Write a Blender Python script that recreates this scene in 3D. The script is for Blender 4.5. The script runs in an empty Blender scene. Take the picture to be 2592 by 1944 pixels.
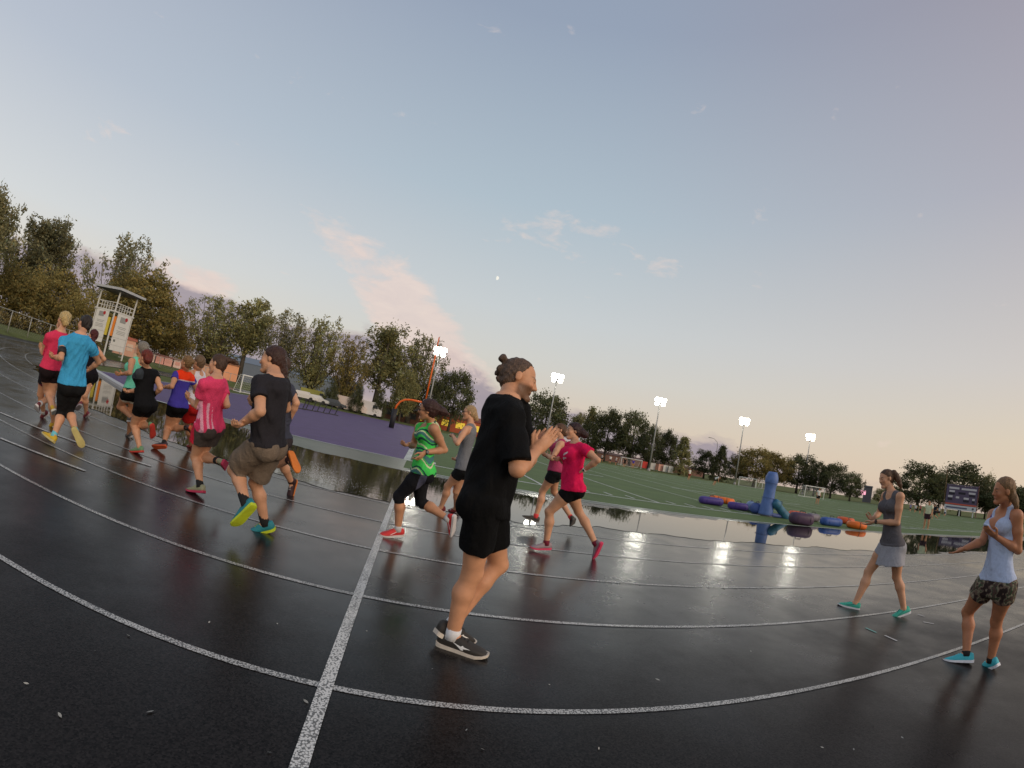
import bpy, math, numpy as np
from mathutils import Vector, Matrix
SC=bpy.context.scene
# ---- camera -------------------------------------------------------------
F_PX,K3,PITCH,ROLL,CAM_H=1129.1431,.0608,.1195,.1950,1.3642
def cam_ray(p):
    """direction in the world for a point of the 2592x1944 photograph (wide-angle action camera)"""
    p=np.asarray(p,float); x=p[...,0]-1296; y=972-p[...,1]
    r=np.hypot(x,y)+1e-9; t=r/F_PX; th=t
    for _ in range(9): th=t-K3*th**3
    s=np.sin(th)/r; v=np.stack([x*s,y*s,np.cos(th)],-1)
    c,sn=math.cos(ROLL),math.sin(ROLL)
    a=v[...,0]*c-v[...,1]*sn; b=v[...,0]*sn+v[...,1]*c; w=v[...,2]
    c,sn=math.cos(PITCH),math.sin(PITCH)
    return np.stack([a,w*c-b*sn,b*c+w*sn],-1)
def make_camera():
    cd=bpy.data.cameras.new('camera'); co=bpy.data.objects.new('camera',cd); SC.collection.objects.link(co)
    cd.type='PANO'; cd.panorama_type='FISHEYE_LENS_POLYNOMIAL'
    cd.sensor_width=36; cd.sensor_height=27; cd.sensor_fit='HORIZONTAL'
    cd.fisheye_fov=math.radians(179); cd.clip_end=3000; cd.clip_start=.05
    r=np.linspace(0,1640,200); t=r/F_PX; th=t.copy()
    for _ in range(30): th=t-K3*th**3
    mm=r*36/2592
    co4=np.linalg.lstsq(np.stack([mm,mm**2,mm**3,mm**4],1),th,rcond=None)[0]
    cd.fisheye_polynomial_k0=0
    for i in range(4): setattr(cd,'fisheye_polynomial_k%d'%(i+1),-float(co4[i]))
    c,s=math.cos(ROLL),math.sin(ROLL); cp,sp=math.cos(PITCH),math.sin(PITCH)
    X=Vector((c,-s*sp,s*cp)); Y=Vector((-s,-c*sp,c*cp)); Z=X.cross(Y)
    co.matrix_world=Matrix(((X.x,Y.x,Z.x,0),(X.y,Y.y,Z.y,0),(X.z,Y.z,Z.z,CAM_H),(0,0,0,1)))
    SC.camera=co
make_camera()
# ---- world: dusk sky ------------------------------------------------------
def nn(nt,t,**kw):
    n=nt.nodes.new(t)
    for k,v in kw.items(): setattr(n,k,v)
    return n
def mth(nt,op,a,b=None,c=None,clamp=False):
    n=nt.nodes.new('ShaderNodeMath'); n.operation=op; n.use_clamp=clamp
    for i,x in enumerate((a,b,c)):
        if x is None: continue
        if hasattr(x,'is_linked') or hasattr(x,'links'): nt.links.new(x,n.inputs[i])
        else: n.inputs[i].default_value=x
    return n.outputs[0]
def mixc(nt,f,a,b,blend='MIX'):
    n=nt.nodes.new('ShaderNodeMix'); n.data_type='RGBA'; n.blend_type=blend
    for i,x in ((0,f),(6,a),(7,b)):
        if hasattr(x,'links'): nt.links.new(x,n.inputs[i])
        elif i==0: n.inputs[i].default_value=x
        else: n.inputs[i].default_value=(x[0],x[1],x[2],1)
    return n.outputs[2]
def ramp(nt,f,stops):
    n=nt.nodes.new('ShaderNodeValToRGB'); e=n.color_ramp.elements
    while len(e)>1: e.remove(e[-1])
    e[0].position=stops[0][0]; e[0].color=(*stops[0][1],1)
    for p,c in stops[1:]:
        q=e.new(p); q.color=(*c,1)
    nt.links.new(f,n.inputs[0]); return n.outputs[0]
def S(r,g=None,b=None):
    """sRGB 0-255 -> linear"""
    if g is None: r,g,b=r
    return tuple((c/255/12.92) if c/255<.04045 else ((c/255+.055)/1.055)**2.4 for c in (r,g,b))
SUN_AZ,SUN_EL=130,5
def make_world():
    w=bpy.data.worlds.new('World'); SC.world=w; w.use_nodes=True; nt=w.node_tree
    bg=nt.nodes['Background']
    sky=nn(nt,'ShaderNodeTexSky'); sky.sky_type='NISHITA'; sky.sun_disc=False
    sky.sun_elevation=math.radians(SUN_EL); sky.sun_rotation=math.radians(SUN_AZ)
    tc=nn(nt,'ShaderNodeTexCoord'); sp=nn(nt,'ShaderNodeSeparateXYZ'); nt.links.new(tc.outputs['Generated'],sp.inputs[0])
    x,y,z=sp.outputs
    el=mth(nt,'MULTIPLY',mth(nt,'ARCSINE',z),180/math.pi)
    az=mth(nt,'MULTIPLY',mth(nt,'ARCTAN2',x,y),180/math.pi)      # 0 ahead, + to the right
    f=mth(nt,'DIVIDE',el,90.,clamp=True)
    base=ramp(nt,f,[(0,S(212,190,170)),(.05,S(214,200,184)),(.11,S(208,206,200)),(.18,S(200,205,207)),(.33,S(176,191,202)),(.58,S(150,163,183)),(1,S(136,148,170))])
    warm=ramp(nt,f,[(0,S(222,198,176)),(.08,S(220,204,182)),(.16,S(208,200,194)),(.36,S(176,174,184)),(.58,S(156,154,168)),(1,S(136,148,170))])
    cool=ramp(nt,f,[(0,S(226,212,196)),(.08,S(222,214,204)),(.14,S(212,215,217)),(.30,S(184,192,205)),(.58,S(154,164,184)),(1,S(136,148,170))])
    kr=mth(nt,'SMOOTH_MAX',0.,mth(nt,'DIVIDE',mth(nt,'SUBTRACT',az,10.),62.),.2,clamp=True)
    kl=mth(nt,'SMOOTH_MAX',0.,mth(nt,'DIVIDE',mth(nt,'SUBTRACT',-10.,az),60.),.2,clamp=True)
    col=mixc(nt,kr,base,warm); col=mixc(nt,kl,col,cool)
    nish=mixc(nt,1.,sky.outputs[0],(.075,.075,.075),'MULTIPLY')
    col=mixc(nt,.12,col,nish)
    # clouds: a low mauve bank and thin pink wisps above it
    mp=nn(nt,'ShaderNodeMapping'); nt.links.new(tc.outputs['Generated'],mp.inputs[0]); mp.inputs['Scale'].default_value=(1,1,2.6)
    n1=nn(nt,'ShaderNodeTexNoise'); n1.inputs['Scale'].default_value=5.5; n1.inputs['Detail'].default_value=7; n1.inputs['Roughness'].default_value=.58; nt.links.new(mp.outputs[0],n1.inputs['Vector'])
    n2=nn(nt,'ShaderNodeTexNoise'); n2.inputs['Scale'].default_value=13; n2.inputs['Detail'].default_value=6; n2.inputs['Roughness'].default_value=.6; n2.inputs['Distortion'].default_value=.4; nt.links.new(mp.outputs[0],n2.inputs['Vector'])
    a1,a2=n1.outputs['Fac'],n2.outputs['Fac']
    azn=mth(nt,'DIVIDE',mth(nt,'ADD',az,180.),360.,clamp=True)
    tv=[(-180,.2),(-110,.55),(-60,.86),(-40,.93),(-12,.92),(-5,.80),(1,.52),(11,.50),(22,.42),(40,.20),(60,.05),(120,.05),(180,.2)]
    top=nn(nt,'ShaderNodeSeparateColor'); nt.links.new(ramp(nt,azn,[((x_+180)/360,(v_,v_,v_)) for x_,v_ in tv]),top.inputs[0]); top=mth(nt,'MULTIPLY',top.outputs[0],10.)
    h=mth(nt,'SUBTRACT',mth(nt,'ADD',top,mth(nt,'MULTIPLY',mth(nt,'SUBTRACT',a1,.5),7.)),el)
    bank=mth(nt,'DIVIDE',mth(nt,'ADD',h,.35),1.3,clamp=True)
    rim=mth(nt,'MULTIPLY',bank,mth(nt,'SUBTRACT',1.,mth(nt,'DIVIDE',h,.9,clamp=True)))
    bcol=mixc(nt,mth(nt,'MULTIPLY',a2,.9),S(136,130,146),S(172,158,160))
    bcol=mixc(nt,mth(nt,'MULTIPLY',rim,.75),bcol,S(232,212,192))
    fade=mth(nt,'DIVIDE',mth(nt,'ADD',el,1.),3.,clamp=True)
    col=mixc(nt,mth(nt,'MULTIPLY',mth(nt,'MULTIPLY',bank,.92),fade),col,bcol)
    # wisps between 8 and 24 degrees
    def bump(v,c,w): return mth(nt,'SUBTRACT',1.,mth(nt,'POWER',mth(nt,'DIVIDE',mth(nt,'SUBTRACT',v,c),w),2.),clamp=True)
    axis=mth(nt,'ADD',mth(nt,'MULTIPLY',mth(nt,'SUBTRACT',21.,el),1.2),-25.)
    m1=mth(nt,'MULTIPLY',bump(mth(nt,'SUBTRACT',az,axis),0.,8.5),bump(el,13.,9.5))
    m2=mth(nt,'MULTIPLY',bump(az,8.,21.),bump(el,25.,5.5))
    m3=mth(nt,'MULTIPLY',bump(az,-34.,9.),bump(el,13.6,1.9))
    m4=mth(nt,'MULTIPLY',bump(az,-41.,7.),bump(el,10.,1.8))
    wis=mth(nt,'ADD',mth(nt,'ADD',mth(nt,'MULTIPLY',m1,.35),mth(nt,'MULTIPLY',m2,.115)),mth(nt,'ADD',mth(nt,'MULTIPLY',m3,.13),mth(nt,'MULTIPLY',m4,.34)))
    wd=mth(nt,'DIVIDE',mth(nt,'SUBTRACT',mth(nt,'ADD',mth(nt,'MULTIPLY',a1,.5),mth(nt,'ADD',mth(nt,'MULTIPLY',a2,.5),wis)),.63),.15,clamp=True)
    wd=mth(nt,'MULTIPLY',wd,.72)
    wcol=mixc(nt,a2,S(204,186,184),S(236,214,200))
    col=mixc(nt,wd,col,wcol)
    nt.links.new(col,bg.inputs[0]); bg.inputs[1].default_value=1.11
make_world()
sd=bpy.data.lights.new('sun','SUN'); sd.energy=1.5; sd.angle=math.radians(35); sd.color=(1,.83,.66)
so=bpy.data.objects.new('sun',sd); SC.collection.objects.link(so)
a_=math.radians(SUN_AZ); e_=math.radians(24)
so.rotation_euler=Vector((-math.sin(a_)*math.cos(e_),-math.cos(a_)*math.cos(e_),-math.sin(e_))).to_track_quat('-Z','Y').to_euler()
so.location=(0,0,60)
SC.view_settings.view_transform='Standard'; SC.view_settings.look='None'; SC.view_settings.exposure=0; SC.view_settings.gamma=1
SC.view_settings.use_curve_mapping=False
SC.cycles.max_bounces=6; SC.cycles.use_denoising=True

try: SC.cycles.denoiser='OPENIMAGEDENOISE'; SC.cycles.denoising_input_passes='RGB_ALBEDO_NORMAL'; SC.cycles.denoising_prefilter='ACCURATE'
except Exception: pass
SC.cycles.sample_clamp_indirect=6
# ---- helpers ----------------------------------------------------------------
COL=SC.collection; rng=np.random.default_rng(7)
def link(o,parent=None):
    COL.objects.link(o)
    if parent is not None: o.parent=parent
    return o
def mesh_obj(name,verts,faces,mat=None,parent=None,smooth=False,col=None):
    me=bpy.data.meshes.new(name); verts=np.asarray(verts,np.float32)
    if isinstance(faces,np.ndarray) and faces.ndim==2:
        n=len(faces); k=faces.shape[1]
        me.vertices.add(len(verts)); me.vertices.foreach_set('co',verts.ravel())
        me.loops.add(n*k); me.loops.foreach_set('vertex_index',faces.astype(np.int32).ravel())
        me.polygons.add(n); me.polygons.foreach_set('loop_start',np.arange(0,n*k,k,dtype=np.int32))
        me.polygons.foreach_set('loop_total',np.full(n,k,np.int32))
        me.update(calc_edges=True)
    else: me.from_pydata([tuple(v) for v in verts.tolist()],[],[tuple(f) for f in faces])
    if smooth: me.polygons.foreach_set('use_smooth',np.ones(len(me.polygons),bool))
    if col is not None:
        a=me.color_attributes.new('Col','FLOAT_COLOR','POINT'); c=np.ones((len(verts),4),np.float32); c[:,:3]=col
        a.data.foreach_set('color',c.ravel())
    if mat is not None: me.materials.append(mat)
    return link(bpy.data.objects.new(name,me),parent)
def tag(o,label=None,cat=None,group=None,kind=None):
    if label: o['label']=label
    if cat: o['category']=cat
    if group: o['group']=group
    if kind: o['kind']=kind
    return o
def empty(name,loc=(0,0,0),rz=0,**k):
    o=bpy.data.objects.new(name,None); o.empty_display_size=.1; o.location=loc; o.rotation_euler=(0,0,rz); link(o); return tag(o,**k)
def copy_tree(o,parent=None,**k):
    c=o.copy(); COL.objects.link(c)
    if parent is not None: c.parent=parent
    for ch in list(o.children): copy_tree(ch,c)
    return tag(c,**k)
class MB:
    def __init__(s): s.v=[]; s.f=[]
    def add(s,v,f):
        b=len(s.v); s.v+=[tuple(map(float,q)) for q in v]; s.f+=[tuple(i+b for i in q) for q in f]; return s
    def box(s,c,d,rz=0,M=None):
        x,y,z=[q/2 for q in d]; v=np.array([(a,b,e) for a in(-x,x) for b in(-y,y) for e in(-z,z)])
        if M is not None: v=v@np.asarray(M).T
        elif rz: cs,sn=math.cos(rz),math.sin(rz); v=np.stack([v[:,0]*cs-v[:,1]*sn,v[:,0]*sn+v[:,1]*cs,v[:,2]],1)
        return s.add(v+np.asarray(c),[(0,1,3,2),(4,6,7,5),(0,4,5,1),(2,3,7,6),(0,2,6,4),(1,5,7,3)])
    def tube(s,pts,r,n=8,cap=True):
        pts=np.asarray(pts,float); m=len(pts); rr=np.broadcast_to(np.asarray(r,float),(m,))
        t=np.gradient(pts,axis=0); t/=np.linalg.norm(t,axis=1)[:,None]+1e-12
        a=np.array([0,0,1.]) if abs(t[0][2])<.9 else np.array([1.,0,0])
        v=[]
        for i in range(m):
            u=np.cross(t[i],a); u/=np.linalg.norm(u)+1e-12; w=np.cross(t[i],u); a=np.cross(u,t[i])
            for k in range(n):
                q=2*math.pi*k/n; v.append(pts[i]+rr[i]*(u*math.cos(q)+w*math.sin(q)))
        f=[(i*n+k,i*n+(k+1)%n,(i+1)*n+(k+1)%n,(i+1)*n+k) for i in range(m-1) for k in range(n)]
        if cap: f+=[tuple(range(n-1,-1,-1)),tuple(range((m-1)*n,m*n))]
        return s.add(v,f)
    def build(s,name,mat,parent=None,smooth=False): return mesh_obj(name,s.v,s.f,mat,parent,smooth)
def mat(name,col,rough=.8,spec=.4,var=.15,vscale=20,bump=0,bscale=60,emit=0,metal=0,attr=False,ecol=None,sss=0):
    m=bpy.data.materials.new(name); m.use_nodes=True; nt=m.node_tree; b=nt.nodes['Principled BSDF']
    b.inputs['Roughness'].default_value=rough; b.inputs['Specular IOR Level'].default_value=spec; b.inputs['Metallic'].default_value=metal
    tc=nn(nt,'ShaderNodeTexCoord')
    if attr:
        a=nn(nt,'ShaderNodeAttribute'); a.attribute_name='Col'; base=a.outputs['Color']
    else: base=(*col,)
    if var:
        n=nn(nt,'ShaderNodeTexNoise'); n.inputs['Scale'].default_value=vscale; n.inputs['Detail'].default_value=5; n.inputs['Roughness'].default_value=.6
        nt.links.new(tc.outputs['Object'],n.inputs['Vector'])
        k=mth(nt,'ADD',mth(nt,'MULTIPLY',mth(nt,'SUBTRACT',n.outputs['Fac'],.5),2*var*2),1.)
        cc=nn(nt,'ShaderNodeCombineXYZ'); 
        for i in range(3): nt.links.new(k,cc.inputs[i])
        out=mixc(nt,1.,base,cc.outputs[0],'MULTIPLY'); nt.links.new(out,b.inputs['Base Color'])
    elif attr: nt.links.new(base,b.inputs['Base Color'])
    else: b.inputs['Base Color'].default_value=(*col,1)
    if bump:
        n=nn(nt,'ShaderNodeTexNoise'); n.inputs['Scale'].default_value=bscale; n.inputs['Detail'].default_value=3; nt.links.new(tc.outputs['Object'],n.inputs['Vector'])
        bp=nn(nt,'ShaderNodeBump'); bp.inputs['Strength'].default_value=bump; bp.inputs['Distance'].default_value=.01
        nt.links.new(n.outputs['Fac'],bp.inputs['Height']); nt.links.new(bp.outputs[0],b.inputs['Normal'])
    if emit:
        b.inputs['Emission Color'].default_value=(*(ecol or col),1); b.inputs['Emission Strength'].default_value=emit
    if sss:
        b.inputs['Subsurface Weight'].default_value=sss; b.inputs['Subsurface Radius'].default_value=(.012,.005,.003); b.inputs['Subsurface Scale'].default_value=1
    return m
_mc={}
def cmat(col,rough=.8,**k):
    key=(tuple(np.round(col,3)),rough,tuple(sorted(k.items())))
    if key not in _mc: _mc[key]=mat('paint_%d'%len(_mc),col,rough,**k)
    return _mc[key]
# track frame: s along the straight, u across it (towards the camera side)
PHI=.1737; CT=np.array([-6.0071,37.5142]); TD=np.array([math.cos(PHI),math.sin(PHI)]); TN=np.array([math.sin(PHI),-math.cos(PHI)])
def su(s,u): return CT+s*TD+u*TN                       # straight coordinates
def sr(s,r):
    """arc-length s, radius/offset r: straight for s>0, bend to the left for s<0"""
    if s>=0: return CT+s*TD+r*TN
    a=s/36.; return CT+r*(TN*math.cos(a)+TD*math.sin(a))
def gpt(p):
    d=cam_ray(p); return (d*(-CAM_H/d[2]))[:2]
def dirpt(p,D):
    """ground point at distance D along the azimuth of a photograph point"""
    d=cam_ray(p); a=d[:2]/np.hypot(*d[:2]); return a*D
def hgt(p,D):
    d=cam_ray(p); return CAM_H+d[2]/np.hypot(*d[:2])*D
# ---- ground and track ------------------------------------------------------
def terrain(x,y):
    r=np.hypot(x-CT[0],y-CT[1]); q=(x-CT[0])*TD[0]+(y-CT[1])*TD[1]
    k=np.clip((r-38.6)/4.,0,1); k=k*k*(3-2*k); m=np.clip((-q-14)/10.,0,1)
    return k*m*.62
def ground_sheet():
    rad=np.concatenate([np.linspace(0,110,90),np.geomspace(116,1400,22)]); th=np.linspace(0,2*math.pi,145)[:-1]
    X=rad[:,None]*np.cos(th); Y=rad[:,None]*np.sin(th); Z=terrain(X,Y)-.035
    v=np.stack([X.ravel(),Y.ravel(),Z.ravel()],1); n=len(th); i=np.arange(len(rad)-1)[:,None]*n; k=np.arange(n)[None]
    f=np.stack([i+k,i+n+k,i+n+(k+1)%n,i+(k+1)%n],-1).reshape(-1,4)
    m=mat('grass',(.10,.115,.034),.95,.15,.35,.9,bump=.9,bscale=9)
    return tag(mesh_obj('ground',v,f,m,smooth=True),kind='structure')
ground_sheet()
def track_mat():
    m=bpy.data.materials.new('wet_track'); m.use_nodes=True; nt=m.node_tree; b=nt.nodes['Principled BSDF']
    tc=nn(nt,'ShaderNodeTexCoord'); P=tc.outputs['Object']
    def noise(sc,d=4,r=.6):
        n=nn(nt,'ShaderNodeTexNoise'); n.inputs['Scale'].default_value=sc; n.inputs['Detail'].default_value=d; n.inputs['Roughness'].default_value=r; nt.links.new(P,n.inputs['Vector']); return n.outputs['Fac']
    big,mid,fine=noise(.22,3),noise(1.6,4),noise(150,2,.7)
    vo=nn(nt,'ShaderNodeTexVoronoi'); vo.inputs['Scale'].default_value=115; nt.links.new(P,vo.inputs['Vector'])
    grain=vo.outputs['Color']; bw=nn(nt,'ShaderNodeRGBToBW'); nt.links.new(grain,bw.inputs[0])
    c=mixc(nt,bw.outputs[0],(.0016,.0014,.0014),(.027,.0235,.0225))
    red=mth(nt,'GREATER_THAN',fine,.66); c=mixc(nt,mth(nt,'MULTIPLY',red,.25),c,(.06,.024,.02))
    nt.links.new(c,b.inputs['Base Color'])
    wet=mth(nt,'ADD',mth(nt,'MULTIPLY',big,.62),mth(nt,'MULTIPLY',mid,.38))
    w=nn(nt,'ShaderNodeMapRange'); w.inputs[1].default_value=.36; w.inputs[2].default_value=.62; w.inputs[3].default_value=.20; w.inputs[4].default_value=.42; nt.links.new(wet,w.inputs[0])
    nt.links.new(w.outputs[0],b.inputs['Roughness']); b.inputs['IOR'].default_value=1.5
    # the water film thickens towards the low inside lanes
    def dot(v):
        d=nn(nt,'ShaderNodeVectorMath'); d.operation='DOT_PRODUCT'; nt.links.new(rel.outputs[0],d.inputs[0]); d.inputs[1].default_value=(*v,0); return d.outputs['Value']
    rel=nn(nt,'ShaderNodeVectorMath'); rel.operation='SUBTRACT'; nt.links.new(P,rel.inputs[0]); rel.inputs[1].default_value=(*CT,0)
    ln=nn(nt,'ShaderNodeVectorMath'); ln.operation='LENGTH'; nt.links.new(rel.outputs[0],ln.inputs[0]); ss,uu=dot(TD),dot(TN); k=mth(nt,'GREATER_THAN',ss,0.)
    rr=mth(nt,'ADD',mth(nt,'MULTIPLY',k,uu),mth(nt,'MULTIPLY',mth(nt,'SUBTRACT',1.,k),ln.outputs['Value']))
    film=mth(nt,'SUBTRACT',mth(nt,'ADD',rr,mth(nt,'MULTIPLY',mth(nt,'SUBTRACT',wet,.5),3.)),0.)
    fl=nn(nt,'ShaderNodeMapRange'); fl.interpolation_type='SMOOTHSTEP'; fl.inputs[1].default_value=32.6; fl.inputs[2].default_value=36.6; fl.inputs[3].default_value=1.0; fl.inputs[4].default_value=.13; nt.links.new(film,fl.inputs[0]); nt.links.new(fl.outputs[0],b.inputs['Specular IOR Level'])
    nt.links.new(mth(nt,'MULTIPLY',w.outputs[0],mth(nt,'SUBTRACT',1.15,mth(nt,'MULTIPLY',fl.outputs[0],.42))),b.inputs['Roughness'])
    b.inputs['Specular Tint'].default_value=(1,.97,.93,1)
    st=nn(nt,'ShaderNodeMapRange'); st.inputs[1].default_value=.36; st.inputs[2].default_value=.62; st.inputs[3].default_value=.03; st.inputs[4].default_value=.14; nt.links.new(wet,st.inputs[0])
    bp=nn(nt,'ShaderNodeBump'); bp.inputs['Distance'].default_value=.004; nt.links.new(st.outputs[0],bp.inputs['Strength']); nt.links.new(vo.outputs['Distance'],bp.inputs['Height'])
    n2=noise(3.2,3); bp2=nn(nt,'ShaderNodeBump'); bp2.inputs['Distance'].default_value=.05; bp2.inputs['Strength'].default_value=.035; nt.links.new(n2,bp2.inputs['Height']); nt.links.new(bp.outputs[0],bp2.inputs['Normal'])
    nt.links.new(bp2.outputs[0],b.inputs['Normal']); return m
M_TRACK=track_mat()
def strip(name,ss,r0,r1,z,m,fn=sr,kind='structure'):
    """a band between two offsets along the track"""
    r0=np.broadcast_to(np.asarray(r0,float),(len(ss),)); r1=np.broadcast_to(np.asarray(r1,float),(len(ss),))
    a=np.array([fn(s,q) for s,q in zip(ss,r0)]); b=np.array([fn(s,q) for s,q in zip(ss,r1)])
    v=np.concatenate([np.c_[a,np.full(len(a),z)],np.c_[b,np.full(len(b),z)]]); n=len(ss)
    f=np.array([(i,n+i,n+i+1,i+1) for i in range(n-1)])
    return tag(mesh_obj(name,v,f,m),kind=kind)
SS=np.concatenate([np.arange(-113,-40,2.),np.arange(-40,12,.5),np.arange(12,118,2.)])
strip('running_track',SS,25.6,38.6,0,M_TRACK)
def paint_mat(name,col,rough=.42,wear=.35):
    m=bpy.data.materials.new(name); m.use_nodes=True; nt=m.node_tree; b=nt.nodes['Principled BSDF']
    tc=nn(nt,'ShaderNodeTexCoord'); vo=nn(nt,'ShaderNodeTexVoronoi'); vo.inputs['Scale'].default_value=95; nt.links.new(tc.outputs['Object'],vo.inputs['Vector'])
    n=nn(nt,'ShaderNodeTexNoise'); n.inputs['Scale'].default_value=2.2; n.inputs['Detail'].default_value=5; nt.links.new(tc.outputs['Object'],n.inputs['Vector'])
    k=mth(nt,'ADD',mth(nt,'MULTIPLY',vo.outputs['Distance'],.9),mth(nt,'MULTIPLY',n.outputs['Fac'],.55))
    k=mth(nt,'DIVIDE',mth(nt,'SUBTRACT',k,.95-wear),.16,clamp=True)
    nt.links.new(mixc(nt,k,col,tuple(q*.22 for q in col)),b.inputs['Base Color'])
    b.inputs['Roughness'].default_value=rough
    bp=nn(nt,'ShaderNodeBump'); bp.inputs['Strength'].default_value=.3; bp.inputs['Distance'].default_value=.004; nt.links.new(vo.outputs['Distance'],bp.inputs['Height']); nt.links.new(bp.outputs[0],b.inputs['Normal'])
    return m
M_LINE=paint_mat('lane_paint',(.50,.49,.46),.26,.30)
M_LINE2=paint_mat('finish_paint',(.66,.65,.61),.35,.26)
LW=1.22
for i in range(0,8): strip('lane_line',SS,36-i*LW-.022,36-i*LW+.022,.004,M_LINE)
strip('finish_line',[-.85,-.78],30.62,38.2,.008,M_LINE2,su)
for L in ([(0,1110),(120,1157),(215,1193)],[(0,1045),(140,1101),(260,1143),(383,1181)]):
    g=np.array([gpt(p) for p in L]); t=np.gradient(g,axis=0); t/=np.linalg.norm(t,axis=1)[:,None]; n=np.stack([-t[:,1],t[:,0]],1)*.026
    v=np.concatenate([np.c_[g-n,np.full(len(g),.009)],np.c_[g+n,np.full(len(g),.009)]]); k=len(g)
    tag(mesh_obj('stagger_line',v,np.array([(i,i+1,k+i+1,k+i) for i in range(k-1)]),M_LINE2),kind='structure')
# turf field, apron and purple end zone
M_TURF=mat('turf',(.088,.136,.042),.8,.3,.22,.5,bump=.8,bscale=45)
M_APRON=mat('wet_apron',(.085,.11,.082),.28,.5,.25,1.5,bump=.25,bscale=60)
M_PURP=mat('purple_surface',(.080,.042,.128),.62,.4,.22,1.2,bump=.5,bscale=110)
M_WHITE=paint_mat('field_paint',(.60,.63,.58),.6,.22)
def poly(name,pts,z,m): 
    return tag(mesh_obj(name,[(*p,z) for p in pts],[tuple(range(len(pts)))],m),kind='structure')
strip('wet_apron',np.arange(-7,118,1.),23.4,26.4,.004,M_APRON,su)
poly('turf_field',[su(-.9,23.55),su(-.9,-36),su(117,-36),su(117,23.55)],.008,M_TURF)
strip('turf_border',np.arange(-.9,118,2.),23.5,25.9,.008,M_TURF,su)
pz=[su(-.95,23.5),su(-10.8,23.7),su(-18.2,17.4),su(-18.6,-29),su(-11,-35.6),su(-.95,-35.6)]
poly('purple_end_zone',pz[::-1],.010,M_PURP)
def seg(name,a,b,w,z,m,h=0):
    a,b=np.array(a),np.array(b); t=(b-a)/np.linalg.norm(b-a); n=np.array([-t[1],t[0]])*w/2
    if h: return tag(MB().box([*(a+b)/2,z+h/2],(np.linalg.norm(b-a),w,h),math.atan2(t[1],t[0])).build(name,m),kind='structure')
    return tag(mesh_obj(name,[(*(a-n),z),(*(b-n),z),(*(b+n),z),(*(a+n),z)],[(0,1,2,3)],m),kind='structure')
seg('end_zone_line',su(-10.8,23.75),su(-.9,23.55),.16,.014,M_WHITE)
M_CURB=mat('curb_concrete',(.42,.42,.42),.5,.4,.15,3)
seg('kerb',su(-10.8,23.75),su(-18.2,17.4),.32,-.01,M_CURB,.11)
seg('end_zone_line',su(-18.2,17.4),su(-18.6,-29),.14,.014,M_WHITE)
seg('goal_line',su(-.9,23.5),su(-.9,-36),.22,.016,M_WHITE)
seg('sideline',su(-.9,23.5),su(116,23.5),.16,.014,M_WHITE)
seg('sideline',su(-.9,-36),su(116,-36),.16,.014,M_WHITE)
seg('turf_edge',su(-.9,25.95),su(116,26.3),.10,.015,M_WHITE)
for i in range(1,24): seg('yard_line',su(-.9+4.572*i,23.4),su(-.9+4.572*i,-36),.11,.014,M_WHITE)
for i in range(12): 
    seg('hash_dash',su(7.4+9.144*i,10.9),su(11.3+9.144*i,10.9),.28,.018,M_WHITE)
    seg('hash_dash',su(7.4+9.144*i,-14),su(11.3+9.144*i,-14),.28,.018,M_WHITE)
tk=MB()
for i in range(120):
    if i%5==0: continue
    c=su(-.9+.9144*i,22.75); tk.box([*c,.0165],(.10,.75,.003),PHI)
tag(tk.build('yard_ticks',M_WHITE),kind='structure')
# standing water over the inside lanes
def water_mat():
    m=bpy.data.materials.new('water'); m.use_nodes=True; nt=m.node_tree; b=nt.nodes['Principled BSDF']
    b.inputs['Base Color'].default_value=(.012,.014,.012,1); b.inputs['Roughness'].default_value=.012; b.inputs['IOR'].default_value=1.95; b.inputs['Specular IOR Level'].default_value=.5
    tc=nn(nt,'ShaderNodeTexCoord'); n=nn(nt,'ShaderNodeTexNoise'); n.inputs['Scale'].default_value=7; n.inputs['Detail'].default_value=3; nt.links.new(tc.outputs['Object'],n.inputs['Vector'])
    g=nn(nt,'ShaderNodeTexGradient'); g.gradient_type='SPHERICAL'; mp=nn(nt,'ShaderNodeMapping'); mp.vector_type='POINT'
    sp_=gpt((830,1190)); mp.inputs['Scale'].default_value=(.36,.36,.36); mp.inputs['Location'].default_value=(-sp_[0]*.36,-sp_[1]*.36,0)
    nt.links.new(tc.outputs['Object'],mp.inputs[0]); nt.links.new(mp.outputs[0],g.inputs[0])
    bp=nn(nt,'ShaderNodeBump'); bp.inputs['Distance'].default_value=.02
    nt.links.new(mth(nt,'ADD',mth(nt,'MULTIPLY',g.outputs['Fac'],.16),.018),bp.inputs['Strength']); nt.links.new(n.outputs['Fac'],bp.inputs['Height']); nt.links.new(bp.outputs[0],b.inputs['Normal'])
    return m
ps=np.arange(-24,33,.08)
def wob(s,seed,amp,sc):
    q=np.zeros_like(s); r=np.random.default_rng(seed)
    for k in range(7):
        f=sc*1.75**k; q+=amp/1.45**k*np.sin(s*f+r.uniform(0,6.28))
    return q
near=np.interp(ps,[-24,-17.5,-13,-10,-7,-4,-2,0,3,6,12,20,33],[27.4,29.1,29.8,30.2,30.5,31.0,31.1,30.7,30.2,30.2,30.7,30.9,30.2])+wob(ps,3,.13,.55)+wob(ps,8,.05,3.1)*np.clip(1.6*np.sin(ps*.9)+.6,.15,1.6)
far=np.interp(ps,[-24,-20,-16,-11,-7,-3,0,3,7,12,20,33],[25.2,24.6,24.3,25.0,25.9,26.6,26.8,26.9,26.8,26.1,26.5,27.6])+wob(ps,5,.18,.5)+wob(ps,9,.07,2.6)
strip('puddle',ps,np.minimum(far,near-.05),near,.0065,water_mat())

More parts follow.
